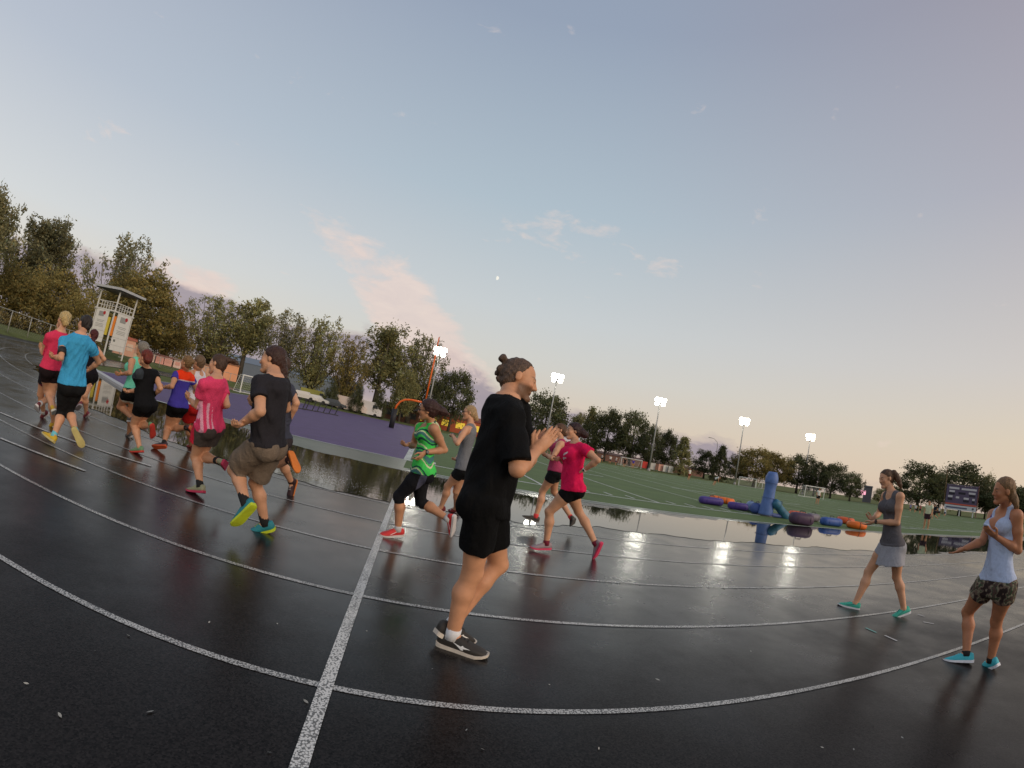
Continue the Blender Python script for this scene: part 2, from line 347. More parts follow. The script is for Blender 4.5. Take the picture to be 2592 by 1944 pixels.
for nm,L,w,c in (('lane_mark',[(2191,1590),(2218,1602)],.03,(.08,.30,.28)),('lane_mark',[(2239,1609),(2270,1623)],.03,(.45,.45,.45)),('lane_mark',[(2323,1556),(2340,1561)],.03,(.4,.4,.4)),('lane_mark',[(2337,1575),(2364,1580)],.03,(.4,.4,.4))):
    seg(nm,gpt(L[0]),gpt(L[1]),w,.005,cmat(c,.4))
for a,b in (((774,1041),(781,1042)),((912,1070),(919,1071)),((706,1094),(722,1091))): 
    D=44; seg('surface_mark',dirpt(a,D) if a[1]<1085 else gpt(a),dirpt(b,D) if a[1]<1085 else gpt(b),.12,.016,M_WHITE)
def litter():
    r=np.random.default_rng(12); v=[];f=[]
    spots=[(380,1804),(152,1813),(774,1778),(1664,1722),(1390,1735),(2080,1894),(2212,1837),(2160,1899),(1515,1897),(650,1690),(1422,1502),(1345,1532),(880,1610),(240,1650),(1900,1650),(1180,1850)]+[(r.uniform(60,2540),r.uniform(1500,1930)) for _ in range(10)]
    for i,p in enumerate(spots):
        g=gpt(p); s=r.uniform(.004,.010) if i>3 else .013; a=r.uniform(0,6.28); b=len(v); n=6
        for k in range(n): t=2*math.pi*k/n; q=s*(1+.4*math.cos(2*t)); x,y=q*math.cos(t),q*.6*math.sin(t); v.append((g[0]+x*math.cos(a)-y*math.sin(a),g[1]+x*math.sin(a)+y*math.cos(a),.007+.002*math.sin(t)))
        f.append(tuple(b+k for k in range(n)))
    tag(mesh_obj('litter',v,f,mat('pale_leaf',(.34,.33,.29),.5,.4,.4,30)),kind='stuff')
litter()
# ---- people ------------------------------------------------------------------
def unit(v): v=np.asarray(v,float); return v/(np.linalg.norm(v)+1e-12)
class Field:
    """a signed-distance grid that grows one smooth surface out of many blended shapes"""
    def __init__(s,lo,hi,h):
        s.h=h; s.lo=np.asarray(lo,float); n=np.ceil((np.asarray(hi)-s.lo)/h).astype(int)+1
        s.ax=[(s.lo[i]+h*np.arange(n[i])).astype(np.float32) for i in range(3)]; s.F=np.full(n,.2,np.float32)
    def sub(s,lo,hi):
        sl=[]
        for i in range(3):
            a=int(np.clip(math.floor((lo[i]-s.lo[i])/s.h),0,s.F.shape[i])); b=int(np.clip(math.ceil((hi[i]-s.lo[i])/s.h)+1,0,s.F.shape[i]))
            if b<=a: return None,None
            sl.append(slice(a,b))
        g=np.stack(np.meshgrid(s.ax[0][sl[0]],s.ax[1][sl[1]],s.ax[2][sl[2]],indexing='ij'),-1)
        return tuple(sl),g
    def add(s,prim,k=.02,op='u'):
        lo,hi,fn=prim; pad=k+2.5*s.h; sl,g=s.sub(np.asarray(lo)-pad,np.asarray(hi)+pad)
        if sl is None: return
        d=fn(g).astype(np.float32); F=s.F[sl]
        if op=='u':
            h=np.maximum(k-np.abs(F-d),0)/k; s.F[sl]=np.minimum(F,d)-h*h*k*.25
        else:
            d=-d; h=np.maximum(k-np.abs(F-d),0)/k; s.F[sl]=np.maximum(F,d)+h*h*k*.25
    def cut(s,fn):
        """keep only where fn<0 (whole grid)"""
        g=np.stack(np.meshgrid(*s.ax,indexing='ij'),-1); s.F=np.maximum(s.F,fn(g).astype(np.float32))
    def noise(s,amp,wl,seed,stretch=(1,1,1)):
        r=np.random.default_rng(seed); q=np.zeros_like(s.F)
        for _ in range(5):
            k=r.normal(size=3); k=k/np.linalg.norm(k)*2*math.pi/(wl*r.uniform(.7,1.5)); k=k*np.asarray(stretch)
            q+=np.sin(s.ax[0][:,None,None]*k[0]+s.ax[1][None,:,None]*k[1]+s.ax[2][None,None,:]*k[2]+r.uniform(0,6.28)).astype(np.float32)
        s.F+=amp*.45*q
    def mesh(s,smooth=1):
        F=s.F; sg=F<0; nx,ny,nz=F.shape
        c=np.zeros((nx-1,ny-1,nz-1),np.uint8)
        for a in(0,1):
            for b in(0,1):
                for e in(0,1): c+=sg[a:nx-1+a,b:ny-1+b,e:nz-1+e]
        act=np.argwhere((c>0)&(c<8)); n=len(act)
        if n==0: return np.zeros((0,3)),np.zeros((0,4),int)
        idx=np.full(c.shape,-1,np.int32); idx[tuple(act.T)]=np.arange(n)
        acc=np.zeros((n,3),np.float32); cnt=np.zeros(n,np.float32)
        for ax in range(3):
            o=[q for q in range(3) if q!=ax]
            for a in(0,1):
                for b in(0,1):
                    p=act.copy(); p[:,o[0]]+=a; p[:,o[1]]+=b; q=p.copy(); q[:,ax]+=1
                    f0=F[tuple(p.T)]; f1=F[tuple(q.T)]; m=(f0<0)!=(f1<0); t=np.where(m,f0/np.where(m,f0-f1,1),0)
                    pos=p.astype(np.float32); pos[:,ax]+=t; acc+=np.where(m[:,None],pos,0); cnt+=m
        v=acc/cnt[:,None]; quads=[]
        for ax in range(3):
            o=[(ax+1)%3,(ax+2)%3]; sl0=[slice(None)]*3; sl1=[slice(None)]*3; sl0[ax]=slice(0,-1); sl1[ax]=slice(1,None)
            e=sg[tuple(sl0)]!=sg[tuple(sl1)]; E=np.argwhere(e)
            E=E[(E[:,o[0]]>0)&(E[:,o[1]]>0)&(E[:,o[0]]<F.shape[o[0]]-1)&(E[:,o[1]]<F.shape[o[1]]-1)]
            ins=sg[tuple(E.T)]; cc=[]
            for a,b in((0,0),(1,0),(1,1),(0,1)):
                p=E.copy(); p[:,o[0]]-=1-a; p[:,o[1]]-=1-b; cc.append(idx[tuple(p.T)])
            qd=np.stack(cc,1); qd[~ins]=qd[~ins][:,::-1]; quads.append(qd)
        q=np.concatenate(quads); q=q[(q>=0).all(1)]
        for _ in range(smooth):
            sm=np.zeros_like(v); w=np.zeros(n,np.float32)
            for a,b in((0,1),(1,2),(2,3),(3,0)):
                np.add.at(sm,q[:,a],v[q[:,b]]); np.add.at(sm,q[:,b],v[q[:,a]]); np.add.at(w,q[:,a],1); np.add.at(w,q[:,b],1)
            v=v*.45+.55*sm/np.maximum(w,1)[:,None]
        return v*s.h+s.lo,q
def P_cap(a,b,ra,rb):
    a,b=np.asarray(a,float),np.asarray(b,float); ba=b-a; L2=ba@ba+1e-9; R=max(ra,rb)
    def fn(g):
        p=g-a; h=np.clip((p@ba)/L2,0,1); return np.linalg.norm(p-h[...,None]*ba,axis=-1)-(ra+(rb-ra)*h)
    return np.minimum(a,b)-R,np.maximum(a,b)+R,fn
def P_cone(a,b,ra,rb,ex=None,flat=1.):
    """open-ended cone: round at a, cut flat at b; ex/flat squeeze it along one axis"""
    a,b=np.asarray(a,float),np.asarray(b,float); L=np.linalg.norm(b-a); u=(b-a)/L; R=max(ra,rb)*1.3
    def fn(g):
        p=g-a; h=p@u; q=p-h[...,None]*u
        if ex is not None: q=q+((1/flat-1)*(q@ex))[...,None]*ex
        rad=np.linalg.norm(q,axis=-1); t=np.clip(h/L,0,1); d=rad-(ra+(rb-ra)*t)
        d=np.where(h<0,np.sqrt(rad**2+h**2)-ra,d); return np.maximum(d,h-L)
    return np.minimum(a,b)-R,np.maximum(a,b)+R,fn
def P_ell(c,M,r):
    """ellipsoid; rows of M are its axes"""
    c=np.asarray(c,float); M=np.asarray(M); r=np.asarray(r,float); R=r.max()
    def fn(g):
        p=(g-c)@M.T; k0=np.linalg.norm(p/r,axis=-1); k1=np.linalg.norm(p/(r*r),axis=-1)+1e-9; return k0*(k0-1)/k1
    return c-R,c+R,fn
def P_loft(o,U,X,Y,L,ts,a,b,off,t0,t1,xoff=None):
    """stacked ellipses along an axis o+t*L*U; half width a along X, half depth b along Y"""
    R=max(max(a),max(b))+.12; lo=np.minimum(o+t0*L*U,o+t1*L*U)-R; hi=np.maximum(o+t0*L*U,o+t1*L*U)+R
    def fn(g):
        p=g-o; t=(p@U)/L; A=np.interp(t,ts,a); B=np.interp(t,ts,b); O=np.interp(t,ts,off); XO=0 if xoff is None else np.interp(t,ts,xoff)
        x=(p@X)-XO; y=(p@Y)-O; k=np.sqrt((x/A)**2+(y/B)**2); d=(k-1)*np.minimum(A,B)*np.where(k<1,1,.85)
        return np.maximum(d,np.maximum((t0-t)*L,(t-t1)*L))
    return lo,hi,fn
JN=['hc','nb','sl','sr','el','er','wl','wr','fl','fr','hl','hr','kl','kr','al','ar','tl','tr']
def solve(sp):
    """turn photograph points into 3-D joints: free depths, bone lengths, feet on the ground"""
    H=sp['H']; cx,cy,cs=sp['crop']; px={}
    for j in JN:
        q=sp['j'].get(j)
        if q is None: continue
        px[j]=(cx+q[0]*cs,cy+q[1]*cs)
    g0=gpt((cx+sp['gnd'][0]*cs,cy+sp['gnd'][1]*cs)); D0=np.hypot(*g0); D0=sp.get('D',D0); v=np.array([*g0/np.hypot(*g0),0])
    fa=math.radians(sp['face']); Fd=np.array([math.cos(fa),math.sin(fa),0]); Ld=np.array([-math.sin(fa),math.cos(fa),0])
    names=list(px); ray={j:cam_ray(px[j]) for j in names}; ray={j:r/(r@v) for j,r in ray.items()}; C=np.array([0,0,CAM_H])
    lat=Ld@v; hw={'s':.105*H,'h':.052*H,'e':.125*H,'w':.09*H,'k':.055*H,'a':.05*H,'t':.05*H,'f':.08*H}
    pri={}; wt={}
    for j in names:
        if j in('hc','nb'): pri[j]=0.; wt[j]=.06
        else:
            sgn=1 if j[1]=='l' else -1; pri[j]=lat*sgn*hw[j[0]]; wt[j]=.03 if j[0] in 'sh' else .30
    for j,q in sp.get('dz',{}).items(): pri[j]=q; wt[j]=.05
    B=[]
    for s_ in 'lr': B+=[('s'+s_,'e'+s_,.172*H,.008),('e'+s_,'w'+s_,.150*H,.008),('w'+s_,'f'+s_,.085*H,.02),('h'+s_,'k'+s_,.245*H,.008),('k'+s_,'a'+s_,.235*H,.008),('a'+s_,'t'+s_,.125*H,.012),('nb','s'+s_,.115*H,.02)]
    B+=[('hc','nb',.125*H,.02),('sl','sr',.205*H,.02),('hl','hr',.105*H,.02)]
    B=[b for b in B if b[0] in px and b[1] in px]
    idx={j:i for i,j in enumerate(names)}; x=np.array([D0+pri[j] for j in names]); base=x.copy()
    # start limbs bent the way the hint says
    gr=sp.get('g',[])
    def res(x):
        P={j:C+ray[j]*x[idx[j]] for j in names}; r=[(x[idx[j]]-base[idx[j]])/wt[j] for j in names]
        r+=[(np.linalg.norm(P[a]-P[b])-L)/w for a,b,L,w in B]
        for j in gr:
            z=.047*H if j[0]=='a' else .012*H
            r.append((P[j][2]-z)/.006)
        return np.array(r)
    lam=.1; r=res(x)
    for it in range(80):
        J=np.zeros((len(r),len(x)))
        for i in range(len(x)):
            q=x.copy(); q[i]+=1e-4; J[:,i]=(res(q)-r)/1e-4
        A=J.T@J; dx=np.linalg.solve(A+lam*np.diag(np.diag(A)),-J.T@r); q=x+np.clip(dx,-.2,.2); r2=res(q)
        if r2@r2<r@r: x,r=q,r2; lam=max(lam*.5,1e-5)
        else: lam*=3
    P={j:C+ray[j]*x[idx[j]] for j in names}
    if sp.get('dbg'):
        print(sp['key'],'D0 %.2f'%D0,' '.join('%s-%s %.2f/%.2f'%(a,b,np.linalg.norm(P[a]-P[b]),L) for a,b,L,w in B),' low',{j:round(P[j][2],3) for j in('al','ar','tl','tr') if j in P},'top %.2f'%P['hc'][2])
    return P,Fd,Ld
T_=np.array([-.20,-.10,0,.13,.32,.50,.68,.82,.93,1.0,1.06])
TW={'f':np.array([.035,.080,.098,.096,.078,.073,.082,.088,.070,.040,.030]),'m':np.array([.035,.078,.094,.092,.086,.086,.094,.100,.080,.044,.034])}
TD_={'f':np.array([.035,.058,.066,.064,.056,.053,.058,.060,.048,.034,.030]),'m':np.array([.035,.056,.064,.063,.060,.060,.066,.069,.056,.038,.033])}
TO_=np.array([0,-.004,-.006,.000,.006,.006,.004,-.002,-.008,-.006,0.])
def build_person(sp):
    H=sp['H']; sex=sp.get('sex','f'); bk=sp.get('bulk',1.); h=sp.get('res',.0086); seed=abs(hash(sp['key']))%9999 if False else sum(map(ord,sp['key']))
    if 'P' in sp: P=dict(sp['P']); fa=math.radians(sp['face']); Fd=np.array([math.cos(fa),math.sin(fa),0]); Ld=np.array([-math.sin(fa),math.cos(fa),0])
    else: P,Fd,Ld=solve(sp)
    lowest=min(P[j][2] for j in('tl','tr')); 
    pm=(P['hl']+P['hr'])/2; nb=P['nb']; U=unit(nb-pm); TL=np.linalg.norm(nb-pm)
    def frame(Lv,up):
        X=unit(Lv-(Lv@up)*up); return X,np.cross(X,up)*1.0
    Xp=unit(.5*unit(P['hl']-P['hr'])+.5*Ld); Xc=unit(.5*unit(P['sl']-P['sr'])+.5*Ld)
    X=unit(Xp+Xc); X=unit(X-(X@U)*U); Y=np.cross(U,-X); Y=Y if Y@Fd>0 else -Y
    root_xy=(P['al']+P['ar'])/2; root=empty('person',(root_xy[0],root_xy[1],0),label=sp.get('label'),cat='person',group=sp.get('group'))
    off=np.array([root_xy[0],root_xy[1],0])
    allp=np.array(list(P.values())); lo,hi=allp.min(0)-.22,allp.max(0)+.24; lo[2]=max(lo[2],-.03)
    skin=np.array(sp.get('skin',S(176,128,96)))
    W=TW[sex]*H*bk; Dp=TD_[sex]*H*bk; O=TO_*H
    def loft(dw,dd,t0,t1,wf=None,df=None,xo=None):
        w=W*(1 if wf is None else wf)+dw; d=Dp*(1 if df is None else df)+dd
        return P_loft(pm,U,X,Y,TL,T_,w,d,O,t0,t1,xo)
    r_=lambda q: q*H
    RT,RK,RC,RA=(.056,.033,.0345,.0205) if sex=='f' else (.053,.034,.034,.021)
    AU,AE,AF,AW=(.0275,.0215,.0225,.0145) if sex=='f' else (.030,.024,.0255,.0165)
    RT,RK,RC=RT*bk,RK*(.5+.5*bk),RC*(.5+.5*bk); AU*=bk; AF*=(.5+.5*bk)
    # --- head frame
    la=math.radians(sp.get('look',sp['face'])); hy=np.array([math.cos(la),math.sin(la),0]); pt=math.radians(sp.get('nod',0))
    hup=unit(np.array([0,0,1.])*.75+unit(P['hc']-nb)*.25); hy=unit(hy-(hy@hup)*hup); hy,hup=math.cos(pt)*hy+math.sin(pt)*hup,math.cos(pt)*hup-math.sin(pt)*hy
    hx=np.cross(hup,-hy); hx=unit(np.cross(hup,hy))*1.0   # points to the left of the face
    hx=-np.cross(hy,hup); hx=np.cross(hup,hy)
    hh=sp.get('hh',.137)*H; hc=P['hc']; MH=np.stack([hx,hy,hup]); hp=lambda x,y,z: hc+hh*(x*hx+y*hy+z*hup)
    # --- body -------------------------------------------------------------
    F=Field(lo,hi,h); A=F.add
    A(loft(0,0,-.18,1.02),.03)
    for s_,sg in(('l',1),('r',-1)):
        sh,el,wr,hip,kn,an,toe=[P[q+s_] for q in('s','e','w','h','k','a','t')]
        A(P_cap(nb-.02*H*U,sh,r_(.030),r_(AU)*1.02),.05)
        A(P_cap(sh,sh*.55+el*.45,r_(AU)*1.08,r_(AU)),.03); A(P_cap(sh*.55+el*.45,el,r_(AU)*.98,r_(AE)),.02)
        m=el*.7+wr*.3; A(P_cap(el,m,r_(AE),r_(AF)),.015); A(P_cap(m,wr,r_(AF),r_(AW)),.02)
        # thigh, knee, calf
        t1=hip*.6+kn*.4; A(P_cap(hip,t1,r_(RT),r_(RT*.88)),.04); A(P_cap(t1,kn,r_(RT*.88),r_(RK)),.03)
        ax=unit(an-kn); bend=unit(hip-kn); back=-unit(Fd-(Fd@ax)*ax)
        c1=kn*.68+an*.32+back*r_(.008); A(P_cap(kn,c1,r_(RK*.93),r_(RC)),.025); A(P_cap(c1,an,r_(RC),r_(RA)),.03)
        A(P_cap(kn-back*r_(.006),kn-back*r_(.006)+ax*.02,r_(RK*.82),r_(RK*.7)),.02)
        A(P_cap(an,an*.4+toe*.6-np.array([0,0,.006]),r_(.019),r_(.009)),.02)
        if sex=='f':
            A(P_ell(pm+X*sg*r_(.045)+U*TL*.74+Y*r_(.052)*bk,np.stack([X,Y,U]),np.array([.042,.040,.042])*H*bk),.03)
        A(P_ell(pm+X*sg*r_(.048)-Y*r_(.036)-U*r_(.015),np.stack([X,Y,U]),np.array([.052,.048,.055])*H*bk),.04)
        # hand
        fd=unit(P['f'+s_]-wr); inn=pm+U*TL*.65+Fd*.25-wr; N=sp.get('palm',{}).get(s_); N=np.asarray(N,float) if N is not None else inn
        N=unit(N-(N@fd)*fd); sd=np.cross(fd,N); 
        if sd[2]<0: sd=-sd
        if sp.get('thumb',{}).get(s_)==-1: sd=-sd
        HL=.105*H; cu=sp.get('curl',{}).get(s_,.9); pal=wr+fd*HL*.27
        A(P_ell(pal,np.stack([fd,sd,N]),np.array([.31,.205,.105])*HL),.012)
        for k in range(4):
            q=(1.5-k)*.105; ln=(.40,.46,.43,.34)[k]*HL; b0=wr+fd*HL*.50+sd*q*HL; an_=cu*(.55+.06*k); d1=unit(fd*math.cos(an_)+N*math.sin(an_)+sd*q*.25*(1 if cu<.6 else 0)); d2=unit(fd*math.cos(an_*2.3)+N*math.sin(an_*2.3))
            fr=.0052*H; A(P_cap(b0-fd*HL*.1,b0+d1*ln*.5,fr*1.08,fr),.005); A(P_cap(b0+d1*ln*.5,b0+d1*ln*.5+d2*ln*.55,fr,fr*.8),.004)
        tb=wr+fd*HL*.16+sd*HL*.15+N*HL*.04; td=unit(fd*.75+sd*.62+N*.28*(1+cu)); tm=tb+td*HL*.26; A(P_cap(tb,tm,.0068*H,.006*H),.008); A(P_cap(tm,tm+unit(fd*.9+sd*.15+N*.3*cu)*HL*.2,.0058*H,.0048*H),.004)
    A(P_cap(nb-U*.02*H,hp(0,-.10,-.28),r_(.036 if sex=='m' else .031),r_(.034 if sex=='m' else .0285)),.03)
    E=lambda x,y,z,rx,ry,rz: P_ell(hp(x,y,z),MH,np.array([rx,ry,rz])*hh)
    cp=lambda a,b,ra,rb: P_cap(hp(*a),hp(*b),ra*hh,rb*hh)
    A(E(0,-.05,.14,.325,.415,.35),.03); A(E(0,.13,-.10,.255,.25,.36),.02)
    for q in(1,-1):
        A(cp((.17*q,.02,-.25),(.05*q,.27,-.43),.085,.075),.02); A(E(.15*q,.27,-.10,.10,.09,.10),.02)
        A(cp((.04*q,.355,.085),(.17*q,.315,.075),.045,.035),.012)
        A(E(.325*q,-.03,-.02,.035,.085,.125),.006)
    A(cp((0,.378,.05),(0,.448,-.115),.030,.047),.012); A(E(0,.385,-.13,.075,.05,.04),.008)
    A(cp((-.085,.345,-.255),(.085,.345,-.255),.032,.032),.008); A(E(0,.335,-.40,.085,.075,.07),.015)
    for q in(1,-1): A(E(.13*q,.40,.005,.062,.05,.042),.008,'s'); A(E(.13*q,.335,.0,.055,.05,.045),.004)
    FB=F.F; V,Q=F.mesh(1)
    L=(V-hc)@MH.T/hh; colr=np.tile(skin,(len(V),1)); inh=(np.abs(L)<.6).all(1)
    rn=np.random.default_rng(seed); 
    def blob(x,y,z,rx,rz,c,k=1.):
        nonlocal colr
        w=np.clip(1.6-1.6*np.sqrt(((L[:,0]-x)/rx)**2+((L[:,2]-z)/rz)**2),0,1)*inh*(L[:,1]>.12)*k; colr=colr*(1-w[:,None])+np.array(c)*w[:,None]
    for q in(1,-1):
        blob(.13*q,0,.10,.11,.035,S(70,50,38),.85); blob(.13*q,0,.0,.075,.030,S(60,44,36),.8); blob(.17*q,0,-.12,.12,.10,skin*np.array([1.1,.86,.82]),.5)
    smile=sp.get('smile',0); blob(0,0,-.255-.0*smile,.12+.03*smile,.05+.015*smile,S(150,84,76),.75)
    if smile: blob(0,0,-.252,.085,.022,S(215,200,188),.8)
    if sp.get('beard'):
        w=np.clip((-.10-L[:,2])/.08,0,1)*np.clip((L[:,2]+.62)/.1,0,1)*np.clip((L[:,1]+.05)/.1,0,1)*inh*sp['beard']; lip=np.clip(1-np.hypot(L[:,0]/.14,(L[:,2]+.255)/.05),0,1); w=w*(1-lip); colr=colr*(1-w[:,None])+np.array(S(84,62,48))*w[:,None]
    body=mesh_obj('body',V-off,Q,M_SKIN,root,True,colr)
    # --- clothes -------------------------------------------------------------
    def cover(G,over,off,prims,lim=None):
        """make a garment lie outside what it covers, within the given shapes"""
        R=Field(lo,hi,h)
        for p_ in prims: R.add(p_,.004)
        d=np.maximum(over-off,R.F)
        if lim is not None: d=np.maximum(d,lim(np.stack(np.meshgrid(*R.ax,indexing='ij'),-1)).astype(np.float32))
        k=.006; q=np.maximum(k-np.abs(G.F-d),0)/k; G.F=np.minimum(G.F,d)-q*q*k*.25
    keep={}
    def cloth(name,build,colfn,m,noise=(.004,.10)):
        G=Field(lo,hi,h)
        build(G); keep[name]=G.F
        V,Q=G.mesh(1)
        if len(V)==0: return None
        t=((V-pm)@U)/TL; x=((V-pm)@X)/H; y=((V-pm)@Y)/H; c=np.asarray(colfn(t,x,y,V)); c=np.tile(c,(len(V),1)) if c.ndim==1 else c
        return mesh_obj(name,V-off,Q,m,root,True,c)
    def nz(G,n):
        if n and n[0]: G.noise(n[0],n[1],seed+7,(1,1,.55))
    tp=sp['top']; lw=tp.get('loose',.010); hem=tp.get('hem',.0); tcol=np.array(tp['col'])
    def cf(fn,base): return (lambda t,x,y,V: fn(t,x,y,V)) if fn else (lambda t,x,y,V: base)
    bo=sp['bot']; lb=bo.get('loose',.012); bcol=np.array(bo['col'])
    def bb(G):
        fl=bo.get('flare',1.0)
        ld=np.interp(T_,[hem-.16,hem-.02],[lb*.8,.0015]); G.add(loft(ld,ld,-.17 if bo['type']!='skirt' else -.06,bo.get('waist',max(.06,hem+.05))),.02)
        for s_,sg in(('l',1),('r',-1)):
            hip,kn,an=P['h'+s_],P['k'+s_],P['a'+s_]
            G.add(P_ell(pm+X*sg*r_(.048)-Y*r_(.036)-U*r_(.015),np.stack([X,Y,U]),np.array([.052,.048,.055])*H*bk+(lb*.55 if hem<.02 else lb*.3)),.03)
            f=bo.get('leg',.45); rk=lambda q: np.interp(q,[0,.4,1],[RT,RT*.88,RK])*H
            if bo['type']=='capri':
                t1=hip*.6+kn*.4; G.add(P_cap(hip,t1,rk(0)+lb,rk(.4)+lb),.03); G.add(P_cap(t1,kn,rk(.4)+lb,RK*H+lb),.02); G.add(P_cone(kn,kn+(an-kn)*f,RK*H+lb,RC*H+lb),.02)
            else:
                e=hip+(kn-hip)*f; G.add(P_cone(hip,e,rk(0)+lb,(rk(f)+lb)*fl),.02)
        if bo['type']=='skirt': 
            t0=bo.get('hem',-.34); G.add(P_loft(pm,U,X,Y,TL,np.array([t0,-.1,0,.16]),np.array([.128,.112,.106,.095])*H*bk,np.array([.105,.088,.080,.068])*H*bk,np.array([.012,0,0,0])*H,t0,.14),.02)
    def bb2(G):
        bb(G); G.cut(lambda g: np.where(((g-pm)@U)>(hem-.1)*TL,((g-pm)@U)-max(.05,hem+.03)*TL,-1))
    def bb3(G):
        bb2(G); nz(G,bo.get('fold',(.003,.09))); pr=[loft(.05,.05,-.2,max(.06,hem+.05))]
        for s_ in 'lr':
            hip,kn,an=P['h'+s_],P['k'+s_],P['a'+s_]; f=bo.get('leg',.45)
            if bo['type']=='capri': pr+=[P_cap(hip,kn,RT*H+.05,RK*H+.04),P_cone(kn,kn+(an-kn)*f,RK*H+.04,RC*H+.04)]
            else: pr.append(P_cone(hip,hip+(kn-hip)*f,RT*H+.05,RT*H+.04))
        cover(G,FB,.004,pr)
    cloth(bo.get('name','shorts'),bb3,cf(bo.get('fn'),bcol),bo.get('mat') or M_CLOTH,bo.get('fold',(.003,.09)))
    BOT=keep[bo.get('name','shorts')]
    def bt(G):
        fl=tp.get('flare',0); wf=1+fl*np.clip((.45-T_)/.5,0,1); la_=lw*np.interp(T_,[.45,.8,1.],[1,.55,.22])
        big=[]
        if tp['type']=='tee':
            big=[loft(.05,.05,hem,.99)]
            fill=np.interp(T_,[-.2,.1,.32,.5,.7,1.06],[1,1.02,1.10,1.14,1.03,1.]) if tp.get('fill',1) else np.ones_like(T_)
            dfl=wf*(1+.6*(fill-1)); bx=tp.get('box',0); dfl=dfl*(1-bx)+bx*np.maximum(dfl,np.interp(T_,[-.2,.68,.85,1.06],[.074,.070,.060,.036])*H*bk/Dp)
            G.add(loft(la_,la_,hem,1.0,wf*fill,dfl),.02)
            for s_ in 'lr':
                sh,el=P['s'+s_],P['e'+s_]; f=tp.get('sleeve',.5); G.add(P_cap(nb-.026*H*U,sh,.028*H+lw*.25,AU*H*1.02+lw*.4),.05)
                G.add(P_cone(sh,sh+(el-sh)*f,AU*H*1.08+lw*.45,AU*H*.97+lw*tp.get('cuff',1.3)),.03)
                big+=[P_cap(nb-.03*H*U,sh,.034*H+.03,AU*H+.03),P_cone(sh,sh+(el-sh)*f,AU*H+.04,AU*H+.03)]
        else:
            nt_=tp.get('neckt',.95); G.add(loft(la_,la_,hem,nt_,wf*np.interp(T_,[.6,.82,.93,1.],[1,.97,.92,1.0])),.012)
        if sex=='f':
            for sg in(1,-1): G.add(P_ell(pm+X*sg*r_(.045)+U*TL*.74+Y*r_(.052)*bk,np.stack([X,Y,U]),np.array([.042,.040,.042])*H*bk+lw*.8),.04)
        if hem<.14:
            for sg in(1,-1): G.add(P_ell(pm+X*sg*r_(.046)-Y*r_(.034)-U*r_(.01),np.stack([X,Y,U]),np.array([.051,.048,.054])*H*bk*(1-.14*tp.get('box',0))+lw*.8+.004),.04)
        nz(G,tp.get('fold',(.0035,.085)))
        if tp['type']=='tee':
            nk=lambda g: np.where(np.abs((g-pm)@X)<.05*H,((g-pm)@U)-.985*TL,-1)
            cover(G,FB,.005,big,nk); G.cut(nk); cover(G,BOT,.004,[loft(.045,.045,hem,.5)])
        else: cover(G,FB,.004,[loft(.014,.022,hem,.93)]); cover(G,BOT,.004,[loft(.035,.035,hem,.5)])
        if tp['type']!='tee':
            xs=tp.get('strap',.054)
            for sg,s_ in((1,'l'),(-1,'r')):
                arm=P['s'+s_]*1.0+X*sg*.016*H; G.add(P_ell(arm-U*.012*H,np.stack([X,Y,U]),np.array([.036+tp.get('armh',0),.050,.058])*H),.012,'s')
            zf=tp.get('scoop',.10); G.add(P_ell(nb+Y*H*.062-U*H*.005,np.stack([X,Y,U]),np.array([xs*.80,.055,zf])*H),.01,'s')
            G.add(P_ell(nb-Y*H*.058-U*H*.005,np.stack([X,Y,U]),np.array([xs*.75,.045,tp.get('back',.055)])*H),.01,'s')
            w=tp.get('sw',.015)*H
            def stp(g): return np.maximum(np.maximum(np.abs(np.abs((g-pm)@X)-xs*H)-w,.62*hh-np.linalg.norm(g-hc,axis=-1)),np.maximum(.70*TL-((g-pm)@U),((g-pm)@U)-1.10*TL))
            d=np.maximum(FB-.006,stp(np.stack(np.meshgrid(*G.ax,indexing='ij'),-1)).astype(np.float32)); G.F=np.minimum(G.F,d)
        G.cut(lambda g: np.where(((g-pm)@U)<.35*TL,hem*TL-((g-pm)@U),-1))
        if tp.get('neck'): G.add(P_ell(nb+Y*H*.03+U*H*.012,np.stack([X,Y,U]),np.array([.038,.05,tp['neck']])*H),.008,'s')
    cloth(tp.get('name','shirt'),bt,cf(tp.get('fn'),tcol),tp.get('mat') or M_CLOTH,tp.get('fold',(.0035,.085)))
    if sp.get('bra') is not None: pass
    # --- hair -----------------------------------------------------------------
    hs=sp.get('hair'); 
    if hs:
        hl0=hc-hh*1.25; hl1=hc+hh*1.25; pts=[]
        for q in hs.get('px',[]):
            cx,cy,cs=sp['crop']; r=cam_ray((cx+q[0]*cs,cy+q[1]*cs)); d=(hc-np.array([0,0,CAM_H])); vv=unit(np.array([d[0],d[1],0])); D=(d@vv)+(q[3] if len(q)>3 else 0); pts.append((np.array([0,0,CAM_H])+r/(r@vv)*D,q[2]*cs/F_PX*D*.93))
        for q in hs.get('loc',[]): pts.append((hp(*q[:3]),q[3]*hh))
        for p,r in pts: hl0=np.minimum(hl0,p-r-.03); hl1=np.maximum(hl1,p+r+.03)
        def bh(G):
            v=hs.get('vol',0.)
            G.add(E(0,-.07,.17,.355+v,.435+v,.37+v),.01)
            if hs.get('nape',1): G.add(E(0,-.20,-.10,.27,.24,.28),.05)
            hz=hs.get('line',.34)
            def hl(g):
                l=(g-hc)@MH.T/hh; ly=np.interp(l[...,2],[-.45,-.28,-.08,.06,.2,hz,.6],[-.22,-.14,-.03,.10,.20,.30,.5])+hs.get('back',0)*np.interp(l[...,2],[-.15,.05,.35,.5],[0,1,1,0]); ly=ly-.10*np.clip(1-np.abs(l[...,0])/.3,0,1)*0
                return (l[...,1]-ly)*hh*.8
            G.cut(hl)
